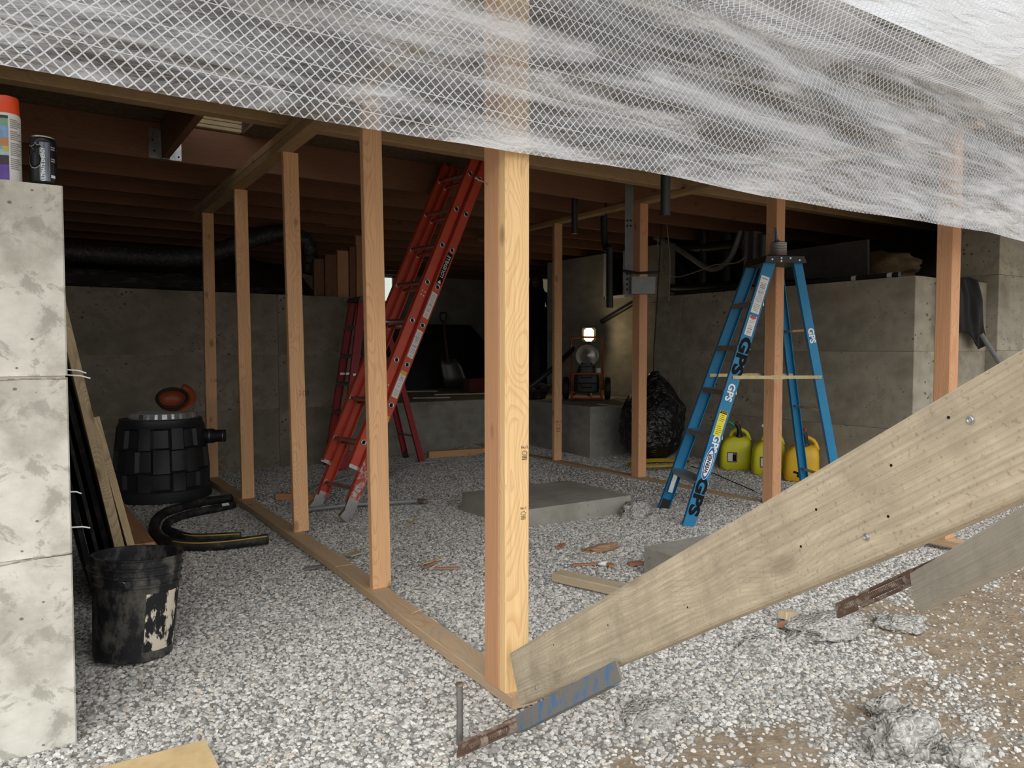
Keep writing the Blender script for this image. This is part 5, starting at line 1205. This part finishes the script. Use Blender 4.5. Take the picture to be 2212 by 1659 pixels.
m = MB(); m.cyl(H3(-.24, 0, .13), H3(.24, 0, .13), .008, n=8); m.build('axle', STEEL, ht)
m = MB(); m.box(H3(.125, .17, .335), (.05, .03, .05)); m.build('control_box', PAPER, ht)
# work lamp behind the heater
lp = PD(1272, 723, 9.2)
lt = thing('work_lamp', 'bright yellow-white work lamp glowing above the heater', 'lamp', (lp[0], lp[1], .543))
toc = unit(C0 - lp); lr = unit(np.cross(V(0, 0, 1), toc)); lu = np.cross(toc, lr)
m = MB(); m.box(lp - toc * .05, (.17, .17, .06), Matrix(np.column_stack([lr, lu, toc]).tolist()), .02); m.build('housing', BLK, lt)
m = MB(); m.box(lp - toc * .012, (.12, .16, .02), Matrix(np.column_stack([lr, lu, toc]).tolist()), .03); m.build('lens', glow('lamp_glow', (1.0, .76, .24), 3.6), lt)
m = MB(); m.cyl((lp[0] - toc[0] * .08, lp[1] - toc[1] * .08, .543), (lp[0] - toc[0] * .08, lp[1] - toc[1] * .08, lp[2]), .014, n=8)
for q in (0, 2.1, 4.2): m.cyl((lp[0] - toc[0] * .08, lp[1] - toc[1] * .08, .75), (lp[0] + .2 * math.cos(q), lp[1] + .2 * math.sin(q), .546), .01, n=6)
m.build('stand', BLK, lt)
pl = bpy.data.lights.new('work_lamp_bulb', 'POINT'); pl.energy = 1.6; pl.color = (1, .78, .42); pl.shadow_soft_size = .05
po = bpy.data.objects.new('work_lamp_bulb', pl); COL.objects.link(po); put(po, Matrix.Translation(Vector(lp + toc * .06 + V(0, 0, .03))), lt)
o = MB().tube(spline([H3(.31, .05, .012), H3(.38, .0, .01), H3(.5, .25, .01), H3(.62, .15, .01), H3(.75, .3, .01)]), .006, 6).build('power_cord', plain('tan_cord', (.35, .27, .16), .6), smooth=True); tag(o, 'thin tan power cord trailing from the heater wheel', 'cord')

# ================================================================== PERSON
def person():
    base = V(6.97, 9.88, .545); f = unit(V(-base[0], -base[1], 0)); rx = V(-f[1], f[0], 0); rx = rx if rx @ RT > 0 else -rx
    P = lambda x, y, z: tuple(base + rx * x + f * y + V(0, 0, z))
    J = {}; edges = []; rad_ = {}
    def j(n, p, r, par=None):
        J[n] = P(*p); rad_[n] = r
        if par: edges.append((par, n))
    j('pelvis', (0, 0, .94), (.155, .12)); j('waist', (0, 0, 1.10), (.15, .115), 'pelvis'); j('chest', (0, .01, 1.30), (.17, .125), 'waist'); j('neckb', (0, 0, 1.45), (.10, .09), 'chest'); j('neck', (0, .01, 1.53), (.06, .06), 'neckb'); j('head', (0, .03, 1.62), (.085, .10), 'neck'); j('crown', (0, .02, 1.70), (.08, .09), 'head')
    for s, t in ((-1, 'l'), (1, 'r')):
        j('sh' + t, (s * .19, 0, 1.40), (.075, .075), 'neckb'); j('el' + t, (s * .25, .02, 1.13), (.052, .052), 'sh' + t); j('wr' + t, (s * .17, .20, .98), (.036, .036), 'el' + t); j('pa' + t, (s * .13, .26, .96), (.03, .022), 'wr' + t)
        for k, (dx, dz, ln) in enumerate(((-.032, .0, .07), (-.011, .004, .08), (.011, .002, .075), (.03, -.004, .06))):
            j('f%d' % k + t, (s * .115 + dx, .30 + ln * .4, .955 + dz), (.010, .010), 'pa' + t); j('g%d' % k + t, (s * .11 + dx, .30 + ln, .925 + dz), (.009, .009), 'f%d' % k + t)
        j('th' + t, (s * .13 - s * .06, .285, .985), (.010, .010), 'pa' + t)
        j('hip' + t, (s * .10, 0, .88), (.10, .10), 'pelvis'); j('kn' + t, (s * .115, .02, .50), (.068, .07), 'hip' + t); j('an' + t, (s * .12, -.01, .10), (.048, .05), 'kn' + t); j('toe' + t, (s * .135, .15, .045), (.045, .035), 'an' + t)
    names = list(J); me = bpy.data.meshes.new('person'); c = base
    me.from_pydata([tuple(np.array(J[n]) - c) for n in names], [(names.index(a), names.index(b)) for a, b in edges], [])
    o = bpy.data.objects.new('person', me); COL.objects.link(o); o.matrix_basis = Matrix.Translation(Vector(c))
    md = o.modifiers.new('skin', 'SKIN'); md.use_smooth_shade = True
    for i, n in enumerate(names): me.skin_vertices[0].data[i].radius = rad_[n]
    me.skin_vertices[0].data[0].use_root = True
    sb = o.modifiers.new('sub', 'SUBSURF'); sb.levels = 2; sb.render_levels = 2
    CL = plain('dark_clothes', (.010, .011, .016), .85); me.materials.append(CL)
    tag(o, 'person in dark clothes and hood standing in the shadow', 'person')
    m = MB(); Mh = axes(P(0, .015, 1.645), rx, f, V(0, 0, 1)); m.loft([(-.16, .14, .12, 0, -.02, 2), (-.10, .115, .115, 0, -.02, 2), (0, .108, .13, 0, -.015, 2), (.06, .10, .12, 0, -.015, 2), (.10, .07, .085, 0, -.015, 2), (.118, .02, .03, 0, -.015, 2)], 24, True, True, Mh); autosmooth(m.build('hood', CL, o), 60)
    SK = plain('shaded_skin', (.25, .15, .11), .6)
    m = MB(); m.loft([(-.10, .03, .03, 0, .085, 2), (-.07, .055, .05, 0, .075, 2), (0, .07, .055, 0, .075, 2), (.05, .06, .05, 0, .07, 2), (.08, .03, .03, 0, .06, 2)], 20, True, True, Mh); fc = m.build('face', SK, o); autosmooth(fc, 60)
    m = MB(); m.loft([(-.03, .014, .016, 0, .132, 2), (.01, .008, .012, 0, .124, 2)], 10, True, True, Mh); m.build('nose', SK, fc)
    m = MB()
    for s in (-.028, .028): m.loft([(.0, .006, .004, s, .126, 2), (.008, .011, .005, s, .124, 2), (.016, .006, .004, s, .122, 2)], 10, True, True, Mh)
    m.loft([(-.062, .02, .004, 0, .122, 2), (-.056, .02, .004, 0, .122, 2)], 10, True, True, Mh); m.build('eyes_and_mouth', DARKTXT, fc)
person()

# ================================================================== PIPES AND BOXES AROUND THE RIGHT WALL
def pipe(label, pts, r, mat=BLK, name='drain_pipe', cat='pipe', n=12):
    o = MB().tube(pts, r, n).build(name, mat, smooth=True); autosmooth(o, 50); return tag(o, label, cat)
a = PY(1241, 505, 5.0); pipe('short black pipe stub hanging above the thin stud', [(a[0], a[1], a[2]), (a[0], a[1], 2.566)], .026)
a = PD(1437, 466, 4.3); pipe('black pipe stub hanging in front of the plastic sheeting edge', [(a[0], a[1], a[2]), (a[0], a[1], 2.576)], .028)
a = PD(1317, 664, 6.9); b2_ = PD(1317, 540, 6.9); pipe('black vent pipe with elbow hanging beside the framed opening', spline([(a[0], a[1], a[2]), (b2_[0], b2_[1], b2_[2] - .05), (b2_[0], b2_[1], b2_[2] + .02), tuple(PD(1306, 526, 7.0)), (PD(1304, 526, 7.0)[0], PD(1304, 526, 7.0)[1], 2.566)], 6), .032)
pipe('black pipe sloping down behind the heater lamp', [PX(1385, 645, 6.17), PX(1300, 695, 6.17)], .03)
su = thing('strut_post', 'grey perforated steel strut beside the square post', 'strut', PD(1359, 640, 5.9))
p0 = PD(1358, 642, 5.9); p1 = V(p0[0], p0[1], 2.566)
m = MB(); m.bar(p0, p1, .065, .004, RT); m.bar(p0 + RT * .032 + V(.02, .03, 0), p1 + RT * .032 + V(.02, .03, 0), .004, .06, RT); m.build('strut_channel', DULLGREY, su)
m = MB()
for z in (.06, .10, .14, .18, .55, .59):
    for e in (-.014, .012): m.cyl(p0 + V(0, 0, z) + RT * e - FW * .003, p0 + V(0, 0, z) + RT * e - FW * .005, .008, n=8)
m.build('strut_hole', DARKTXT, su)
eb = MB().box(PD(1388, 617, 5.86), (.19, .08, .13), Matrix.Rotation(-YAW, 3, 'Z'), .006).build('junction_box', plain('grey_box', (.2, .205, .205), .5, .2)); tag(eb, 'grey electrical junction box behind the square post', 'junction box')
o = MB().tube([PD(1345, 585, 5.85), PD(1378, 590, 5.8), PD(1425, 588, 5.9)], .012, 6).build('black_strap', BLKRUB); tag(o, 'black strap round the steel strut', 'strap')
XR_ = 6.25
pipe('grey flexible conduit sagging above the wall by the bag', spline([PX(x, y, XR_ - .2) for x, y in ((1415, 512), (1450, 530), (1490, 555), (1525, 578), (1550, 580), (1575, 560), (1590, 530), (1600, 498))], 5), .028, plain('grey_conduit', (.22, .22, .22), .5), 'flexible_conduit')
pipe('black drain pipe running level under the joists behind the conduit', [PX(x, y, XR_ + .1) for x, y in ((1430, 534), (1520, 536), (1600, 528), (1700, 518))], .055)
pipe('black vertical drain stack behind the sagging conduit', [(XR_ + .1, PX(1520, 560, XR_ + .1)[1], 1.64), (XR_ + .1, PX(1520, 560, XR_ + .1)[1], 2.5)], .05)
pipe('black angled drain branch below the sagging conduit', [PX(x, y, XR_ + .1) for x, y in ((1455, 545), (1490, 610), (1520, 632))], .045)
pipe('black low drain pipe lying along the wall top under the conduit', [PX(x, y, XR_) for x, y in ((1420, 622), (1500, 622), (1600, 616))], .045)
pipe('second black vertical pipe near the hanging plastic', [(XR_ + .2, PX(1570, 560, XR_ + .2)[1], 1.7), (XR_ + .2, PX(1570, 560, XR_ + .2)[1], 2.5)], .06)
WIRE = plain('pale_wire', (.40, .36, .26), .5)
pipe('pale loose wire looping under the grey conduit', spline([PX(x, y, XR_ - .3) for x, y in ((1420, 505), (1424, 560), (1440, 590), (1465, 598), (1510, 585), (1545, 572), (1590, 568), (1610, 555))], 5), .006, WIRE, 'loose_wire', 'wire', 6)
pipe('thin pale wire hanging beside the junction box', spline([V(*PX(1440, 480, 5.5)[:2], 2.566)] + [PX(x, y, 5.5) for x, y in ((1440, 480), (1447, 560), (1445, 650))], 5), .005, WIRE, 'loose_wire', 'wire', 6)
pipe('dark cable hanging down the wall corner behind the bag', spline([V(*PX(1428, 500, 5.5)[:2], 2.566)] + [PX(x, y, 5.5) for x, y in ((1428, 500), (1420, 640), (1412, 780), (1416, 864))], 5), .006, BLKRUB, 'loose_wire', 'wire', 6)
o = MB().bar(PX(1432, 590, XR_ - .25), PX(1428, 530, XR_ - .25), .05, .02, V(0, 1, 0)).build('foil_scrap', FOIL); tag(o, 'bright foil scrap hanging beside the square post', 'foil')
FILM2 = flecked('grey_film', (.07, .068, .068), (.12, .115, .115), .55, 6, .4, soft=.2, bump=.5)
vs = []; m = MB()
for i in range(24):
    for j in range(10):
        px = 1600 + 62 * i / 23; y0 = 500 + (0 if px < 1640 else (px - 1640) * .5); p = PX(px, y0 + (638 - y0) * j / 9, 6.05); vs.append(p + V(.04 * math.sin(i * .9 + j * .2), 0, 0))
m.add(vs, [(i * 10 + j, (i + 1) * 10 + j, (i + 1) * 10 + j + 1, i * 10 + j + 1) for i in range(23) for j in range(9)]); o = m.build('hanging_film', FILM2, smooth=True); tag(o, 'grey plastic film hanging behind the wire spool', 'plastic sheet')
m = MB(); p = [PX(1672, 545, 6.1), PX(1874, 517, 6.1), PX(1874, 596, 6.1), PX(1672, 606, 6.1)]
m.add(p + [q + V(.03, 0, 0) for q in p], [(0, 1, 2, 3), (7, 6, 5, 4), (0, 4, 5, 1), (1, 5, 6, 2), (2, 6, 7, 3), (3, 7, 4, 0)]); o = m.build('film_panel', FILM2); tag(o, 'grey dusty panel standing on the wall top behind the blue stepladder', 'panel')
INS = flecked('brown_insulation', (.17, .11, .06), (.27, .18, .10), .5, 16, .95, bump=1.0, soft=.12)
c = PX(1945, 570, 6.2); rock('insulation_batt', 'brown fibrous insulation lump on the wall top beside the grey panel', (6.36, 3.85, 1.79), (.17, .38, .17), INS, 51, 'insulation', .35, 4, .9)
pp = thing('black_pipe', 'long black pipe lying on the wall top above the gas cans', 'pipe', (5.7, 4.4, 1.69))
m = MB(); m.cyl((5.70, 3.25, 1.679), (5.70, 5.6, 1.679), .023, n=14); autosmooth(m.build('pipe_body', BLK, pp)); m = MB(); m.cyl((5.70, 3.30, 1.679), (5.70, 3.34, 1.679), .0236, n=14); m.cyl((5.70, 3.6, 1.679), (5.70, 3.64, 1.679), .0236, n=14); m.build('white_band', PAPER, pp)
o = MB().cyl((5.62, 4.45, 1.668), (5.62, 4.75, 1.668), .012, .006, 8).build('orange_marker', plain('orange_tip', (.6, .15, .03), .5)); tag(o, 'small orange marker beside the black pipe on the wall', 'marker')

# ================================================================== GAS CANS, GARBAGE BAG, CORD
def gas_can(label, c, col, rot, nozzle, blotch=False, lab_side=True, k=.98):
    t = thing('gas_can', label, 'gas can', (c[0], c[1], .0), 'plastic fuel cans by the right wall')
    M0 = Matrix.Translation((c[0], c[1], .045)) @ Matrix.Rotation(rot, 4, 'Z') @ Matrix.Diagonal((k, k, k, 1))
    mat = plain('can_plastic', col, .42, var=.08, scale=9)
    m = MB(); m.loft([(0, .125, .13, 0, 0, 5), (.012, .138, .142, 0, 0, 5), (.08, .140, .145, 0, 0, 5), (.20, .134, .142, .003, 0, 6), (.245, .124, .136, .010, 0, 6), (.28, .10, .124, .02, 0, 5), (.295, .072, .11, .03, 0, 4.5)], 36, True, True, M0); o = m.build('can_body', mat, t); autosmooth(o, 50)
    q = lambda x, y, z: np.array(M0 @ Vector((x, y, z)))
    m = MB(); m.tube(spline([q(-.05, 0, .27), q(-.035, 0, .32), q(.0, 0, .35), (q(.05, 0, .352)), q(.10, 0, .32), q(.125, 0, .255)], 5), [.017] * 26, 10); m.build('carry_handle', mat, t, smooth=True)
    if nozzle:
        m = MB(); m.cyl(q(.03, -.085, .27), q(.03, -.085, .315), .034, .03, 16); m.build('screw_collar', BLK, t)
        m = MB(); m.tube(spline([q(.03, -.085, .31), q(.028, -.088, .36), q(.015, -.09, .40), q(-.01, -.09, .42)], 5), .02, 10); m.build('spout', BLK, t, smooth=True)
        m = MB(); m.cyl(q(-.012, -.09, .40), q(-.06, -.09, .43), .016, .013, 10); m.build('spout_tip', nozzle, t)
        m = MB(); m.cyl(q(.02, -.09, .40), q(.028, -.09, .435), .011, n=8); m.build('safety_button', REDP, t)
    if lab_side:
        n_ = unit(M0.to_3x3() @ Vector((0, -1, 0))); u_ = np.array(M0.to_3x3() @ Vector((1, 0, 0)))
        s = panel(q(-.03, -.1446, .115), u_, n_, .085, .09, plain('brown_label', (.14, .10, .09), .5), t, 'paper_label', eps=.001); panel(q(-.045, -.1446, .115), u_, n_, .04, .07, PAPER, s, 'label_print', eps=.002); panel(q(-.012, -.1446, .11), u_, n_, .03, .055, DARKTXT, s, 'label_print', eps=.002)
    if blotch:
        n_ = unit(M0.to_3x3() @ Vector((0, -1, 0))); u_ = np.array(M0.to_3x3() @ Vector((1, .0, -.3))); panel(q(-.03, -.1446, .075), u_, n_, .06, .018, DARKTXT, t, 'torn_patch', eps=.001); panel(q(-.02, -.1446, .055), u_, n_, .02, .03, DARKTXT, t, 'torn_patch', eps=.001)
    return t
GRN = plain('green_tip', (.02, .35, .16), .45); WTIP = plain('white_tip', (.75, .75, .75), .45)
gas_can('bright yellow gas can with green spout tip, nearest the garbage bag', (5.42, 4.57), (.80, .77, .03), -.85, GRN)
gas_can('bright yellow gas can half hidden behind the square post', (5.41, 4.21), (.78, .74, .03), -.85, WTIP)
gas_can('older orange-yellow gas can under the rear of the stepladder', (5.37, 3.85), (.78, .47, .02), -.95, WTIP, True, False)
# garbage bag
def bag():
    bm = bmesh.new(); bmesh.ops.create_uvsphere(bm, u_segments=72, v_segments=54, radius=1.0)
    for v in bm.verts:
        x, y, z = v.co; t = (z + 1) / 2; q = math.atan2(y, x)
        w_ = (1 - .05 * (1 - t)) * (1.0 if t < .6 else max(.12, 1 - ((t - .6) / .4) ** 1.2 * .82))
        r0 = math.sqrt(max(0, x * x + y * y)); rr = min(1.0, r0 * 1.25 + (.0 if t > .05 else 0)) if t < .6 else (.55 + .45 * r0) * w_ if r0 > 1e-6 else 0
        nz = noise.fractal(Vector((x * 2.2, y * 2.2, z * 2.2)), 1, 2, 4) * .10 + .05 * abs(noise.noise(Vector((x * 5, y * 5, z * 9)))) + .03 * noise.noise(Vector((q * 6, z * 2, 3))) * (1 + 2 * max(0, t - .6))
        k = (rr / r0 if r0 > 1e-6 else 0) * (1 + nz)
        v.co = Vector((x * k * .30 + .05 * max(0, t - .5), y * k * .29, (t + .02 * noise.noise(Vector((x * 3, y * 3, 0)))) * .86))
    for v in bm.verts:
        if v.co.z < .0: v.co.z = 0
    me = bpy.data.meshes.new('garbage_bag'); bm.to_mesh(me); bm.free()
    m, nt, b = newmat('black_garbage_film'); L = nt.links.new
    b.inputs['Base Color'].default_value = (.010, .010, .012, 1); b.inputs['Roughness'].default_value = .22; b.inputs['Specular IOR Level'].default_value = .7
    tc = N(nt, 'ShaderNodeTexCoord'); n1 = N(nt, 'ShaderNodeTexNoise'); n1.inputs['Scale'].default_value = 11; n1.inputs['Detail'].default_value = 4; n1.inputs['Distortion'].default_value = 1.4; L(tc.outputs['Object'], n1.inputs['Vector'])
    bp = N(nt, 'ShaderNodeBump'); bp.inputs['Strength'].default_value = 1.0; bp.inputs['Distance'].default_value = .05; L(n1.outputs['Fac'], bp.inputs['Height']); L(bp.outputs['Normal'], b.inputs['Normal'])
    me.materials.append(m); me.polygons.foreach_set('use_smooth', [True] * len(me.polygons))
    o = bpy.data.objects.new('garbage_bag', me); COL.objects.link(o); o.matrix_basis = Matrix.Translation((5.16, 5.36, .04)); tag(o, 'full black garbage bag slumped beside the gas cans', 'garbage bag')
bag()
YCORD = plain('yellow_cord', (.55, .38, .02), .5)
m = MB(); pts = []
for k in range(150):
    q = k * .31; r1 = .24 + .05 * math.sin(k * .13); pts.append(V(4.93 + r1 * math.cos(q) * 1.1 + .02 * math.sin(k * .5), 5.02 + r1 * .75 * math.sin(q), .06 + .012 * (k % 20) / 20 + .012 * math.sin(k * .07) ** 2))
m.tube(pts, .007, 6); o = m.build('extension_lead', YCORD, smooth=True); tag(o, 'coiled yellow extension cord on the gravel beside the garbage bag', 'cord')
o = MB().tube(spline([(5.1, 4.8, .055), (4.98, 4.45, .055), (4.8, 4.1, .055), (4.6, 3.7, .055)]), .004, 6).build('loose_cable', BLKRUB, smooth=True); tag(o, 'thin black cord on the gravel before the gas cans', 'cord')
o = MB().tube(spline([(5.0, 6.0, .552), (5.1, 5.75, .53), (5.28, 5.72, .45), (5.4, 5.68, .2), (5.45, 5.72, .08)]), .007, 6).build('tan_cable', WIRE, smooth=True); tag(o, 'tan cable trailing off the concrete block behind the bag', 'cord')
# jacket over the end of the wall, pole below it
def jacket():
    nu, nv = 40, 34; vs = []; jw = waves(61, 8, 8, 22)
    for i in range(nu):
        u_ = i / (nu - 1)
        for j in range(nv):
            v_ = j / (nv - 1); s = v_ * .70
            fold = .018 * float(jw(u_ * 1.6, v_ * .35)) * (.3 + v_)
            if s < .16: y, z = 3.24 - s, 1.668 + .01 * math.sin(u_ * 9)
            else: y, z = 3.075 - .03 * min(1, (s - .16) * 6) - .03 * v_ + fold, 1.668 - (s - .16) * (.80 + .16 * u_ + .10 * math.sin(u_ * 9 + .4))
            x = 5.95 + (.52 * u_) * (1 - .10 * v_) + .16 * v_ * (u_ - .1) + fold * .6
            vs.append((x, y, z))
    m = MB(); m.add(vs, [(i * nv + j, (i + 1) * nv + j, (i + 1) * nv + j + 1, i * nv + j + 1) for i in range(nu - 1) for j in range(nv - 1)])
    t = thing('jacket', 'black jacket draped over the concrete wall end', 'jacket', (6.2, 3.1, 1.25)); CLB = plain('black_cloth', (.010, .010, .011), .9, bump=.2, scale=60)
    o = m.build('jacket_body', CLB, t, smooth=True); md = o.modifiers.new('thickness', 'SOLIDIFY'); md.thickness = .006
jacket()
pipe('grey pole leaning on the wall below the black jacket', [V(6.36, 2.96, 1.23), V(6.52, 2.86, .95), V(7.05, 2.5, .01)], .018, plain('grey_pole', (.16, .17, .18), .5), 'grey_pole', 'pole', 10)
# ties sticking out of the front wall edge
for k, (x, y, dx) in enumerate(((150, 800, .05), (152, 813, .06), (164, 1095, .03), (166, 1180, .05))):
    a = PX(x, y, .13); a[1] = min(max(a[1], 2.5), 2.68); o = MB().tube([a - V(.01, 0, 0), a + V(dx * .6, .01, -.004), a + V(dx, .02, -.012)], .0022, 6).build('form_tie', PAPER); tag(o, ['upper white form tie poking out of the front wall edge', 'white form tie just under the upper one', 'small white form tie low on the front wall edge', 'lowest white form tie on the front wall edge'][k], 'form tie')
